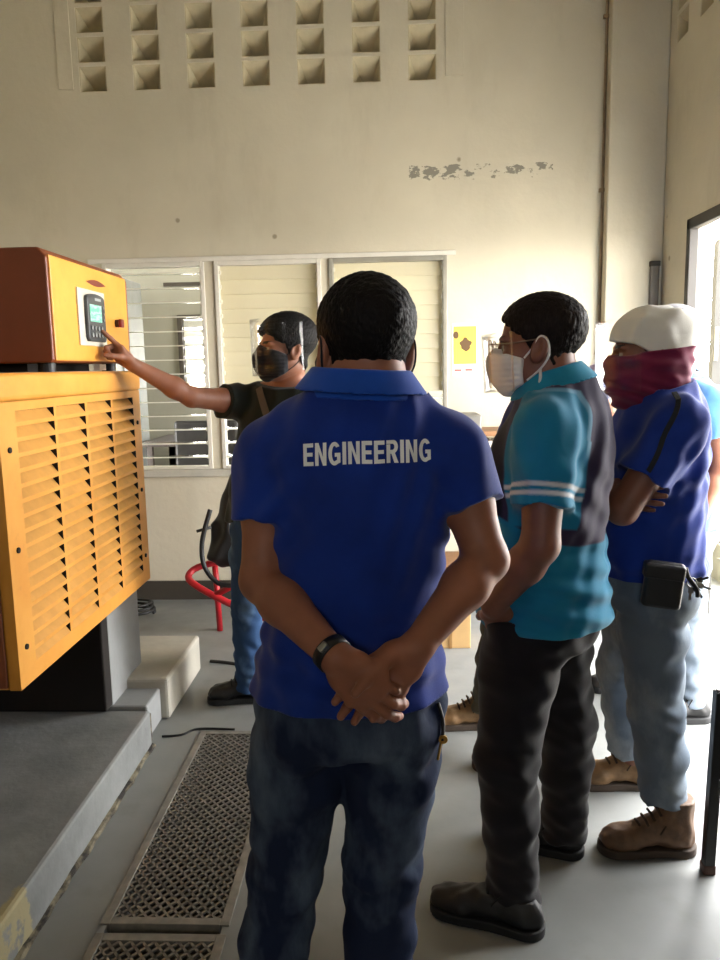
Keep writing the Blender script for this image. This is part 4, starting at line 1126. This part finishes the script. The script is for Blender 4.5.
# conduit along the pillar, wall patch box
M['rust'] = plain('brown_stained_conduit', (132, 112, 86), .7, var=.3, scale=14.)
m = MB(); m.tube([(1.325, 4.984, z) for z in np.linspace(.1, ZC-.02, 24)], .008, 8)
o = m.build('wall_conduit', M['rust'], None, True, origin=(1.325,4.984,.1)); reg(o, 'thin brown stained conduit running up the wall beside the corner pillar', 'pipe')
for q, z in enumerate((.6, 1.6, 2.6, 3.6)):
    MB().box((1.305,4.975,z),(1.335,4.998,z+.02)).build('clip', M['rust'], o)
m = MB(); m.box((1.60,4.865,.0),(1.655,4.899,2.16)); o = bevel(m.build('cable_trunking', plain('grey_trunking', (104, 98, 90), .6), None, origin=(1.627,4.88,0)), .01)
reg(o, 'grey cable trunking rising up the pillar beside the doorway', 'trunking')
m = MB(); m.box((1.598,4.862,2.13),(1.657,4.9,2.162)); bevel(m.build('end_cap', M['dark'], o), .004)

# notice on the wall
P_ = MB().box((.395,YB-.003,1.49),(.565,YB,1.82)); o = P_.build('notice', M['paper'], None, origin=(.48,YB,1.65)); reg(o, 'yellow and white paper notice taped to the wall right of the window', 'notice')
MB().box((.405,YB-.005,1.56),(.552,YB-.003,1.80)).build('yellow_panel', plain('yellow_print', (238, 206, 84), .7, var=.05), o)
m = MB(); pts = [(.482+(.036+.007*math.sin(5*a))*math.cos(a), YB-.006, 1.685+(.04+.006*math.sin(4*a+1))*math.sin(a)) for a in np.linspace(0, 2*PI, 28, endpoint=False)]
m.poly_prism(pts, (0,.001,0)); pts = [(.42+.018*math.cos(a), YB-.006, 1.745+.024*math.sin(a)) for a in np.linspace(0, 2*PI, 16, endpoint=False)]; m.poly_prism(pts, (0,.001,0))
m.build('printed_figure', plain('brown_print', (96, 70, 40), .7), o)
m = MB(); m.box((.41,YB-.005,1.515),(.455,YB-.003,1.527)); rp = plain('red_print', (196, 92, 84), .7); m.build('red_print', rp, o); MB().box((.48,YB-.005,1.516),(.525,YB-.003,1.528)).build('red_print', rp, o)

# doorway
fr = MB(); fr.box((XR-.012,DY1-.05,0),(XR+.04,DY1,DZ)); fr.box((XR-.012,DY0,0),(XR+.04,DY0+.05,DZ)); fr.box((XR-.012,DY0,DZ-.06),(XR+.04,DY1,DZ))
o = bevel(fr.build('door_1', plain('dark_grey_door_frame', (46, 42, 38), .6)), .005); reg(o, kind='structure')
# yard outside
M['yard'] = plain('pale_yard_concrete', (186, 182, 172), .9, scale=2.)
reg(MB().box((XR+.14,-30,-.2),(40,40,-.03)).build('ground', M['yard']), kind='structure')
m = MB(); m.box((1.93,4.7,-.03),(1.985,4.76,2.22)); pts = [(1.9575+.0275*math.cos(a), 4.7, 2.22+.045*math.sin(a)) for a in np.linspace(0, PI, 10)]; m.poly_prism(pts, (0,.06,0))
o = m.build('gate_post', plain('grey_gate_steel', (44, 43, 40), .6), None, origin=(1.957,4.73,-.03)); reg(o, 'dark grey round-topped steel gate post standing in the bright yard outside the doorway', 'post')
MB().cyl((1.945,4.695,1.55),(1.945,4.70,1.75),.012,8).build('hinge', M['frame'], o)
rg = random.Random(4); st, lf = MB(), MB(); base = np.array([2.2, 4.85, -.03])
for q in range(9):
    a = rg.uniform(0, 6.28); tip = base+np.array([math.cos(a)*rg.uniform(.1,.26), math.sin(a)*rg.uniform(.05,.16), rg.uniform(.7,1.2)])
    mid = base+(tip-base)*.5+np.array([0,0,.1]); pl = spline([base, mid, tip], 5); st.tube(pl, .005, 5)
    for p in pl[3:]:
        d = nz((rg.uniform(-1,1), rg.uniform(-1,1), rg.uniform(-.3,.6))); s_ = nz(np.cross(d, (0,0,1)))*.018; e = p+d*.1
        lf.add([p, p+d*.05+s_, e, p+d*.05-s_, p+d*.05+np.array([0,0,.008])], [[0,1,4],[1,2,4],[2,3,4],[3,0,4]])
o = st.build('yard_shrub', plain('shrub_stem', (112, 104, 92), .9), None, origin=base); reg(o, 'sparse sunlit shrub growing in the yard outside the doorway', 'shrub')
lf.build('leaves', plain('dusty_leaf', (150, 154, 132), .8, var=.25, scale=20.), o)

# the room behind the louvres
M['wall2'] = plain('grey_green_plaster', (150, 148, 134), .85, var=.1, scale=2.)
y2 = 8.2
wall('wall_rear_office', (0,y2,0), (1,0,0), (0,0,1), (0,.15,0), [-4.4, 2.4], [-.05, 3.2], [(-2.22, -1.62, 1.30, 2.10)], M['wall2'])
reg(MB().box((-4.4,YB+.15,-.1),(2.4,y2,0)).build('floor_office', FL), kind='structure')
reg(MB().box((-4.4,YB+.15,3.2),(2.4,y2+.15,3.3)).build('ceiling_office', M['ceil']), kind='structure')
wall('wall_right_office', (2.3,0,0), (0,1,0), (0,0,1), (.15,0,0), [YB+.15, y2], [-.05, 3.2], [(5.3, 7.9, .5, 2.9)], M['wall2'])  # unseen side opening added to brighten the office
reg(MB().box((-4.5,YB+.15,-.05),(-4.3,y2,3.2)).build('wall_left_office', M['wall2']), kind='structure')
fr = MB(); a, b = -2.22, -1.62
fr.box((a-.05,y2-.03,1.26),(a,y2+.05,2.14)); fr.box((b,y2-.03,1.26),(b+.05,y2+.05,2.14)); fr.box((a,y2-.03,2.10),(b,y2+.05,2.14)); fr.box((a,y2-.03,1.26),(b,y2+.05,1.30))
root = fr.build('window_4', plain('dark_window_frame', (70, 64, 56), .6)); reg(root, kind='structure')
m = MB()
for q in range(8): m.obox(((a+b)/2, y2+.05, 1.35+.1*q), ((1,0,0), nz((0,.6,1)), nz((0,1,-.6))), ((b-a)/2, .045, .004))
m.build('louvre_blades', M['bladeedge'], root)
o = MB().box((-3.6,6.9,0),(-2.42,7.5,2.4)).build('tall_cabinet', plain('grey_cabinet_steel', (118, 120, 116), .5), None, origin=(-3.0,7.2,0)); bevel(o, .01); reg(o, 'tall grey cabinet in the room behind the left louvred window', 'cabinet')
MB().box((-3.02,6.885,.1),(-2.44,6.9,2.32)).build('door', plain('grey_cabinet_door', (112, 114, 110), .5), o); MB().box((-2.98,6.865,1.15),(-2.96,6.885,1.3)).build('handle', M['frame'], o)
reg(MB().box((-2.4,y2-.02,2.44),(-1.2,y2,2.48)).build('trim_7', M['dark']), kind='structure')
o = empty('desk', (-1.75,7.3,0), 'dark wooden desk behind the left louvred window', 'desk')
dk = plain('dark_varnished_wood', (52, 42, 36), .5)
bevel(MB().box((-2.3,6.9,.86),(-.2,7.7,.91)).build('desktop', dk, o), .005); MB().box((-2.28,7.64,.3),(-.22,7.67,.86)).build('modesty_panel', dk, o)
for x in (-2.27, -.27):
    for y in (6.92, 7.64): MB().box((x,y,0),(x+.05,y+.05,.86)).build('leg', dk, o)
o = empty('office_chair', (-1.62,6.75,0), 'black office chair drawn up to the dark desk behind the louvres', 'chair')
bevel(MB().box((-1.88,6.62,.5),(-1.36,7.1,.57)).build('seat', M['leather'], o), .02); bevel(MB().box((-1.9,6.55,.6),(-1.34,6.61,1.12)).build('backrest', M['leather'], o), .025)
MB().cyl((-1.62,6.86,.1),(-1.62,6.86,.5),.03).build('post', M['leather'], o)
m = MB()
for k in range(5): m.tube([(-1.62,6.86,.1),(-1.62+.27*math.cos(k*1.257),6.86+.27*math.sin(k*1.257),.03)], .02, 8)
m.build('base', M['leather'], o)

# ------------------------------------------------------------------ plinths and grates
o = bevel(MB().box((XL+.02,-.6,0),(-1.02,2.955,.155)).build('machine_plinth', M['plinth'], None, origin=(-2,1.2,0)), .012)
reg(o, 'low grey concrete plinth along the grates in front of the yellow machine', 'plinth')
rg = random.Random(3); V_, F_ = [], []
for k in range(61):
    y = -.6+3.55*k/60; wd_ = .004+.011*rg.random(); h_ = .004+.008*rg.random()
    V_ += [(-1.021,y,-.001),(-1.021,y,h_+.004),(-1.02+wd_,y,h_),(-1.02+wd_+.006,y,-.001)]
for k in range(60): F_ += [[k*4+j, k*4+j+1, k*4+5+j, k*4+4+j] for j in range(3)]
reg(MB().box((-2.4,2.956,0),(-1.035,2.999,.12)).build('trim_9', M['joint']), kind='structure')
reg(link_mesh('trim_8', V_, F_, M['joint']), kind='structure')
o = empty('stepped_plinth', (-1.6,3.45,0), 'pale stepped concrete plinth with a grey pedestal under the yellow machine', 'plinth')
bevel(MB().box((-2.6,3.19,0),(-1.015,3.76,.19)).build('upper_step', M['conclight'], o), .014); bevel(MB().box((-2.6,3.0,0),(-1.05,3.19,.15)).build('lower_step', M['conc'], o), .01)
bevel(MB().box((-2.4,3.01,.14),(-1.2,3.40,.605)).build('pedestal', M['conc'], o), .01)

def grate(y0, y1, label):
    root = empty('floor_grate', ((GX0+GX1)/2, y0, 0), label, 'grate', 'steel mesh grates over the trench')
    f = MB(); t = .028
    f.box((GX0,y0,-.03),(GX0+t,y1,.006)); f.box((GX1-t,y0,-.03),(GX1,y1,.006)); f.box((GX0+t,y0,-.03),(GX1-t,y0+t,.006)); f.box((GX0+t,y1-t,-.03),(GX1-t,y1,.006))
    bevel(f.build('frame', M['gframe'], root), .002)
    g = MB(); xs = np.arange(GX0+t, GX1-t+.001, .0165); ny = int((y1-y0-2*t)/.018); yy = np.linspace(y0+t, y1-t, ny+1)
    for i, x in enumerate(xs[:-1]):
        for k in range(ny):
            a = .5*((k+i) % 2); b = .5-a
            x0 = x+.0165*(1 if (k+i) % 2 else 0); x1 = x+.0165*(0 if (k+i) % 2 else 1)
            p, q = np.array([x0, yy[k], 0]), np.array([x1, yy[k+1], 0]); d = nz(q-p); n = np.array([-d[1], d[0], 0])*.0038; z = np.array([0,0,.003])
            g.add([p-n-z, p+n-z, q+n-z, q-n-z, p-n+z, p+n+z, q+n+z, q-n+z], [[4,5,6,7],[0,4,7,3],[1,2,6,5]])
    link_mesh('mesh_panel', g.v, g.f, M['gmesh'], root)
M['gframe'] = plain('worn_grate_frame', (126, 122, 114), .6, .3, var=.25, scale=20.); M['gmesh'] = plain('expanded_steel', (124, 120, 112), .5, .5, var=.2, scale=30.)
grate(1.915, 3.07, 'long steel mesh floor grate beside the plinth, the farther of two'); grate(.71, 1.88, 'steel mesh floor grate cut off at the bottom edge of the picture')

# ------------------------------------------------------------------ the yellow machine
t = NT('machine_yellow_paint'); n_ = t.noise(5., 5)
t.color(t.mix(t.ramp(t.noise(26., 4), [(.62, (0,0,0)), (.78, (.4,.4,.4))]), t.ramp(n_, [(.3, lin((222, 148, 50))), (.7, lin((234, 166, 70)))]), lin((196, 132, 60))))
t.set(Roughness=.42); M['yellow'] = t.m
M['louvre'] = plain('lit_louvre_tone', (222, 160, 78), .55, var=.12, scale=9.)  # paler tone paints the light caught by the slot slopes
M['orange'] = plain('orange_brown_tone', (128, 64, 32), .45, var=.08); M['void_shade'] = plain('dark_interior_and_shade', (24, 18, 14), .9)  # near-black serves dark fittings and painted-in shade alike
X0, X1, Y0, Y1, Z0, Z1 = -2.45, -1.12, 2.12, 3.355, .61, 1.555
root = empty('generator_enclosure', (-1.8, 2.74, .2), 'yellow louvred machine enclosure on the plinth at the left edge', 'generator')
sh_ = MB(); sh_.box((X0,Y0,Z0),(X1-.035,Y1,Z1-.085)); bevel(sh_.build('enclosure_shell', M['yellow'], root), .006)
bevel(MB().box((X0-.01,Y0-.008,Z1-.085),(X1+.008,Y1+.008,Z1)).build('top_lip', M['yellow'], root), .016, 3)
# near side is an end panel in a darker orange brown
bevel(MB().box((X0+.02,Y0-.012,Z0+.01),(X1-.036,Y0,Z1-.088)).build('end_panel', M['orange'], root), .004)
# louvred side: pressed-in slots, four columns
g = MB(); cols = [(2.225,2.485),(2.505,2.745),(2.765,3.005),(3.025,3.265)]; nr_ = 17; za, zb = Z0+.055, Z1-.1; pt = (zb-za)/nr_; dp = .024
ys = [Y0]+[v for c in cols for v in c]+[Y1]
for i in range(len(ys)-1):
    if i % 2 == 0: g.quad((X1,ys[i],Z0),(X1,ys[i+1],Z0),(X1,ys[i+1],Z1-.085),(X1,ys[i],Z1-.085))
for (ya, yb) in cols:
    g.quad((X1,ya,Z0),(X1,yb,Z0),(X1,yb,za),(X1,ya,za)); g.quad((X1,ya,zb),(X1,yb,zb),(X1,yb,Z1-.085),(X1,ya,Z1-.085))
    for k in range(nr_):
        z0 = za+pt*k; z1 = z0+pt*.72; z2 = z0+pt
        g.quad((X1,ya,z1),(X1,yb,z1),(X1,yb,z2),(X1,ya,z2))
        g.quad((X1,ya,z0),(X1,yb,z0),(X1-dp,yb,z1-.003),(X1-dp,ya,z1-.003), 1)
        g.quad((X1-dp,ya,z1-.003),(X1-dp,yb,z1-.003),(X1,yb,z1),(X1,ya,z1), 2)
        g.add([(X1,ya,z0),(X1,ya,z1),(X1-dp,ya,z1-.003)], [[0,1,2]], 1); g.add([(X1,yb,z0),(X1,yb,z1),(X1-dp,yb,z1-.003)], [[0,1,2]], 2)  # slot undersides and far ends are coloured near-black as painted shade
g.quad((X1-.035,Y0,Z0),(X1,Y0,Z0),(X1,Y0,Z1-.085),(X1-.035,Y0,Z1-.085)); g.quad((X1-.035,Y1,Z0),(X1,Y1,Z0),(X1,Y1,Z1-.085),(X1-.035,Y1,Z1-.085)); g.quad((X1-.035,Y0,Z0),(X1-.035,Y1,Z0),(X1,Y1,Z0),(X1,Y0,Z0))
lp = link_mesh('louvre_panel', g.v, g.f, [M['yellow'], M['louvre'], M['void_shade']], root, False, g.m)
for y in (Y0+.05, Y1-.05):
    for z in (Z0+.12, Z0+.42, Z0+.72): MB().cyl((X1,y,z),(X1+.005,y,z),.009,10).build('screw', M['void_shade'], lp)
bevel(MB().box((X0,2.93,.157),(-1.195,3.005,Z0)).build('pedestal_shade_plate', M['void_shade'], root), .008)  # thin near-black plate standing in for shade on the pedestal's near face
MB().box((X0,2.2,.157),(-1.95,2.9,Z0)).build('base_block', M['void_shade'], root)

# control cabinet on top
cr_ = empty('control_cabinet', (-1.5,2.98,1.556), 'orange cabinet with a lit controller screen on top of the yellow machine', 'control cabinet')
c = MB(); a, b, z0, z1, xf = 2.585, 3.375, 1.588, 1.972, -1.15
prof = [(-2.1,z0),(xf-.01,z0),(xf-.002,z0+.01),(xf-.002,z1-.03),(xf-.03,z1),(-2.1,z1)]
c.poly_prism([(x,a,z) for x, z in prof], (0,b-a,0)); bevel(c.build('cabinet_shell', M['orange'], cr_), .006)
fp = bevel(MB().box((xf-.006,a+.012,z0+.006),(xf+.004,b-.035,z1-.024)).build('front_panel', M['yellow'], cr_), .003)
bz_ = bevel(MB().box((xf+.004,2.80,1.652),(xf+.010,3.065,1.862)).build('bezel', plain('pale_bezel', (205, 200, 186), .5), cr_), .002)
m = MB(); pts = []
yc, hw = 2.94, .088
for (yy_, zz_) in [(yc-hw,1.68),(yc-hw+.012,1.668),(yc+hw-.012,1.668),(yc+hw,1.68),(yc+hw,1.825)]+[(yc+hw*math.cos(k*PI/10), 1.83+.018*math.sin(k*PI/10)) for k in range(1,10)]+[(yc-hw,1.825)]: pts.append((xf+.010, yy_, zz_))
m.poly_prism(pts, (.014,0,0)); ct = bevel(m.build('controller', plain('dark_grey_plastic', (58, 62, 66), .4), cr_), .003)
def screen_mat():
    t = NT('lit_green_screen'); br = t.n('ShaderNodeTexBrick'); mp = t.n('ShaderNodeMapping'); t.l(t.coord(), mp.inputs['Vector']); mp.inputs['Rotation'].default_value = (PI/2, 0, PI/2)
    n = t.noise(60., 2, t.mapping((1, .4, 1.6)))
    col = t.ramp(n, [(.42, lin((120, 226, 190))), (.6, lin((214, 250, 236)))])
    t.t.nodes.remove(br); t.t.nodes.remove(mp)
    t.color((.05,.1,.08,1)); t.l(col, t.b.inputs['Emission Color']); t.b.inputs['Emission Strength'].default_value = SCREEN; return t.m
SCREEN = 1.0
MB().box((xf+.024,2.872,1.742),(xf+.0255,2.985,1.806)).build('screen', screen_mat(), ct)
bp = plain('grey_button', (120, 124, 126), .4)
for r_ in range(2):
    for k in range(4): MB().cyl((xf+.024,2.878+.032*k,1.718-.026*r_),(xf+.029,2.878+.032*k,1.718-.026*r_),.0095,14).build('button', bp, ct)
for k in range(3): MB().cyl((xf+.024,3.006,1.80-.024*k),(xf+.027,3.006,1.80-.024*k),.006,10).build('indicator', bp, ct)
MB().box((xf+.024,2.925,1.822),(xf+.0252,2.985,1.832)).build('maker_strip', plain('pale_print', (170, 176, 178), .5), ct)
# curved red mark above the controller
m = MB(); up_ = [(2.90+.2*k/14, 1.893+.013*math.sin(PI*k/14)) for k in range(15)]; dn_ = [(2.90+.2*k/14, 1.893-.011*math.sin(PI*k/14)) for k in range(14, -1, -1)][1:-1]
m.poly_prism([(xf+.0042,y,z) for y, z in up_+dn_], (.0012,0,0)); m.build('emblem', plain('dark_red_emblem', (110, 34, 20), .5), fp)
kb = MB().cyl((xf+.004,3.195,1.752),(xf+.02,3.195,1.752),.016,16).build('switch', plain('dark_switch', (60, 26, 26), .4), cr_); bevel(MB().box((xf+.02,3.178,1.735),(xf+.034,3.212,1.769)).build('red_cap', plain('dark_red_plastic', (128, 28, 26), .4), kb), .004)
for y in (2.68, 3.28):
    for x in (-1.22, -1.9): MB().cyl((x,y,1.556),(x,y,1.588),.03).build('foot', M['rubber'], cr_)
MB().box((-1.9,2.70,1.558),(-1.3,3.26,1.587)).build('mounting_rail', M['void_shade'], cr_)
MB().box((-1.19,3.03,1.559),(-1.165,3.10,1.583)).build('white_clip', M['white'], cr_)

# ------------------------------------------------------------------ small things
m = MB(); cp = spline([(-.99,3.86,.006),(-.9,3.84,.006),(-.78,3.80,.006),(-.6,3.78,.006)], 6); m.tube(cp, .009, 8)
o = m.build('floor_cable', M['rubber'], None, True, origin=(-.8,3.82,0)); reg(o, 'black cable lying on the floor behind the black boot', 'cable')
m = MB(); m.tube(spline([(-1.0,3.02,.005),(-.92,3.035,.005),(-.86,3.09,.005),(-.7,3.085,.005)], 6), .005, 6)
o = m.build('thin_cable', M['rubber'], None, True, origin=(-.9,3.03,0)); reg(o, 'thin black cable on the floor at the end of the long grate', 'cable')
m = MB(); cc = np.array([-1.66,4.6,.02])
m.tube([cc+np.array([.13*math.cos(a)*(1+.06*math.sin(3.3*a)), .11*math.sin(a), .012+.004*a]) for a in np.linspace(0, 6*PI, 90)], .009, 7)
o = m.build('cable_coil', M['rubber'], None, True, origin=(-1.66,4.6,0)); reg(o, 'coil of dark cable on the floor at the foot of the back wall', 'cable')
M['red'] = plain('red_frame_paint', (176, 30, 40), .4, var=.15)
tr_ = empty('hand_trolley', (-.9,4.2,0), 'red tubular trolley with a black cover by the wall behind the pointing man', 'trolley')
m = MB(); m.tube(spline([(-.62,4.36,.47),(-.9,4.33,.45),(-1.12,4.29,.42),(-1.19,4.24,.375),(-1.13,4.19,.325),(-.9,4.13,.225),(-.55,4.08,.10),(-.42,4.07,.04)], 6), .02, 10); m.build('frame', M['red'], tr_, True)
m = MB(); m.tube([(-1.02,4.16,.28),(-.6,4.3,.48)], .019, 10); m.build('brace', M['red'], tr_, True)
m = MB(); m.tube([(-.62,4.36,.47),(-.60,4.37,1.0),(-.78,4.28,1.2)], .016, 10); m.build('handle', M['frame'], tr_, True)
for lg in ([(-.5,4.4,.0),(-.56,4.38,.47)], [(-1.05,4.36,.0),(-1.05,4.31,.43)]): MB().tube(lg, .018, 8).build('leg', M['red'], tr_, True)
Fd = Field((-1.25,4.0,.4),(-.6,4.5,1.3), .008); Fd.add(tube([(-.80,4.25,1.20),(-.86,4.24,.95),(-.93,4.22,.66),(-.95,4.22,.50)], [.03,.055,.1,.11], [.03,.045,.07,.07], (1,0,0)), .02)
wq = wrinkle(41, .12, .008, (1,1,.3)); Fd.modify(lambda V, X, Y, Z: V-wq(X, Y, Z)); P, Q = Fd.mesh(); link_mesh('black_cover', P, Q, M['leather'], tr_, True)
m = MB(); m.tube(spline([(-1.02,4.14,.78),(-1.07,4.12,.6),(-1.06,4.11,.46),(-.98,4.09,.37),(-.88,4.08,.36)], 6), .014, 8); m.build('hose', M['rubber'], tr_, True)
m = MB(); m.tube([(-1.1,4.13,.66),(-1.02,4.14,.68)], .009, 8); m.build('hose_clip', M['rubber'], tr_, True)
wh = MB(); wh.cyl((-.45,4.30,.12),(-.45,4.35,.12),.12,24); bevel(wh.build('wheel', M['rubber'], tr_), .012)

sr_ = empty('shelf_table', (.55,4.75,0), 'brown wooden shelf table against the wall below the yellow notice', 'table')
wd = plain('brown_plywood', (134, 96, 62), .6, var=.2, scale=6.)
for z in (1.125, .86, .3): bevel(MB().box((.22,4.6,z),(1.0,4.95,z+.03)).build('shelf', wd, sr_), .003)
for x in (.22, .96):
    for y in (4.6, 4.91): MB().box((x,y,0),(x+.04,y+.04,1.125)).build('leg', wd, sr_)
o = bevel(MB().box((.2,4.62,1.156),(.545,4.9,1.255)).build('flat_case', plain('grey_case', (112, 110, 104), .5), None, origin=(.37,4.76,1.156)), .012); reg(o, 'flat grey equipment case lying on top of the brown shelf table', 'case')
MB().box((.23,4.612,1.18),(.5,4.621,1.2)).build('dark_slot', M['void_shade'], o)
fo = None
for k in range(9):
    if fo is None:
        fo = MB().box((-.018,-.1,0),(.018,.1,.2)).build('paper_folder', M['white'], None, origin=(0,0,0)); q = fo
        MB().box((-.012,-.102,.05),(.012,-.1,.12)).build('spine_tag', M['paper'], fo)
    else:
        q = fo.copy(); COL.objects.link(q); t_ = fo.children[0].copy(); t_.parent = q; COL.objects.link(t_)
    q.location = (.30+.05*k, 4.76, .891); q.rotation_euler = (0, .02*((k*7) % 3-1), 0)
    reg(q, 'white folder standing in the row on the shelf under the grey case', 'folder', 'white folders on the brown shelf table')
o = empty('cardboard_box', (.31,4.15,0), 'small tan cardboard box on the floor behind the royal blue polo', 'box')
cb = plain('tan_cardboard', (196, 160, 108), .85, var=.08)
bevel(MB().box((.20,4.05,0),(.42,4.3,.30)).build('carton', cb, o), .003); MB().box((.195,4.04,.295),(.425,4.17,.302)).build('flap', cb, o); MB().box((.195,4.18,.295),(.425,4.31,.302)).build('flap', cb, o); MB().box((.30,4.046,.0),(.318,4.05,.295)).build('tape', plain('brown_tape', (150, 112, 66), .4), o)
o = MB().tube([(.22,4.17,.302),(.22,4.17,.31),(.22,4.17,.40),(.22,4.17,.43),(.22,4.17,.44)], [.05,.055,.055,.04,.03], 20).build('red_can', plain('red_can_paint', (190, 40, 36), .35), None, False, origin=(.22,4.17,.302)); smooth_by_angle(o); reg(o, 'small red can on top of the tan cardboard box', 'can')
MB().cyl((.22,4.17,.44),(.22,4.17,.46),.024).build('cap', M['blackcap'], o)

# black frame stand cut by the right edge
o = empty('frame_stand', (1.13,1.99,0), 'black steel frame stand cut off by the right edge of the picture', 'stand')
for (x, y, lx) in ((.949,2.17,.010),(1.3,2.17,0),(.955,1.82,.012),(1.3,1.82,0)):
    m = MB(); h = .585
    m.add([(x-.016,y-.016,0),(x+.016,y-.016,0),(x+.016,y+.016,0),(x-.016,y+.016,0),(x-.016+lx,y-.016,h),(x+.016+lx,y-.016,h),(x+.016+lx,y+.016,h),(x-.016+lx,y+.016,h)], [[0,3,2,1],[4,5,6,7],[0,1,5,4],[1,2,6,5],[2,3,7,6],[3,0,4,7]])
    lg = bevel(m.build('post', M['leather'], o), .003); MB().cyl((x+lx,y,h),(x+lx,y,h+.006),.012,12).build('end_plug', M['frame'], lg); bevel(MB().box((x-.018,y-.018,0),(x+.018,y+.018,.03)).build('foot', plain('rusty_foot', (80, 52, 40), .7), lg), .003)
for z in (.31, .44):
    for y in (2.17, 1.82): MB().box((.98,y-.012,z-.014),(1.29,y+.012,z+.014)).build('rail', M['leather'], o)
    for x in (.965, 1.3): MB().box((x-.012,1.835,z-.014),(x+.012,2.135,z+.014)).build('rail', M['leather'], o)

# ------------------------------------------------------------------ light: daylight through the doorway, windows and added unseen openings
SKY, EXPO = 44., 0.
w = bpy.data.worlds.new('sky'); scene.world = w; w.use_nodes = True
bg = w.node_tree.nodes['Background']; bg.inputs[1].default_value = SKY
tc = w.node_tree.nodes.new('ShaderNodeTexCoord'); sx = w.node_tree.nodes.new('ShaderNodeSeparateXYZ'); rp = w.node_tree.nodes.new('ShaderNodeValToRGB')
w.node_tree.links.new(tc.outputs['Generated'], sx.inputs[0]); w.node_tree.links.new(sx.outputs[2], rp.inputs[0]); w.node_tree.links.new(rp.outputs[0], bg.inputs[0])
for el, (ps, c) in zip([rp.color_ramp.elements[0], rp.color_ramp.elements[1], rp.color_ramp.elements.new(.3), rp.color_ramp.elements.new(.15)], [(.0, (1,.97,.92,1)), (.7, (.07,.078,.09,1)), (.36, (.15,.16,.18,1)), (.14, (.72,.71,.70,1))]): el.position = ps; el.color = c
def portal(name, loc, rot, sx, sy):
    L = bpy.data.lights.new(name, 'AREA'); L.shape = 'RECTANGLE'; L.size = sx; L.size_y = sy; L.cycles.is_portal = True
    o = bpy.data.objects.new(name, L); COL.objects.link(o); o.location = loc; o.rotation_euler = rot
portal('door_portal', (XR+.1, (DY0+DY1)/2, DZ/2), (0, PI/2, 0), DZ, DY1-DY0)
portal('office_portal', (2.37, 6.6, 1.7), (0, PI/2, 0), 2.4, 2.6)
portal('fill_portal', (-.25, YF-.15, 2.25), (PI/2, 0, 0), .7, .6)  # guides sky light through the added fill opening
sc = scene; sc.view_settings.view_transform = 'Standard'; sc.view_settings.look = 'None'; sc.view_settings.gamma = 1; sc.view_settings.use_curve_mapping = False
sc.view_settings.exposure = EXPO
cy = sc.cycles; cy.max_bounces = 12; cy.diffuse_bounces = 8; cy.glossy_bounces = 4; cy.transparent_max_bounces = 16; cy.caustics_reflective = False; cy.caustics_refractive = False
cy.use_denoising = True; cy.sample_clamp_indirect = 8.
# ------------------------------------------------------------------ camera
def make_camera():
    f = 760.
    ay = np.array([31., -113., f]); ay /= np.linalg.norm(ay)
    dn = np.array([100., (f*f+3100.)/113., f]); up = -dn/np.linalg.norm(dn); up = up-ay*(up@ay); up /= np.linalg.norm(up)
    ax = np.cross(ay, up); ax = ax if ax[0] > 0 else -ax
    R = np.array([[ax[0], -ax[1], -ax[2]], [ay[0], -ay[1], -ay[2]], [up[0], -up[1], -up[2]]])
    cd = bpy.data.cameras.new('camera'); cd.sensor_fit = 'VERTICAL'; cd.sensor_height = 36.; cd.lens = 36.*f/960.
    cd.clip_start = .05
    o = bpy.data.objects.new('camera', cd); COL.objects.link(o)
    mw = Matrix([list(R[i])+[(0, 0, 1.55)[i]] for i in range(3)]+[[0, 0, 0, 1]])
    o.matrix_world = mw
    scene.camera = o
make_camera()
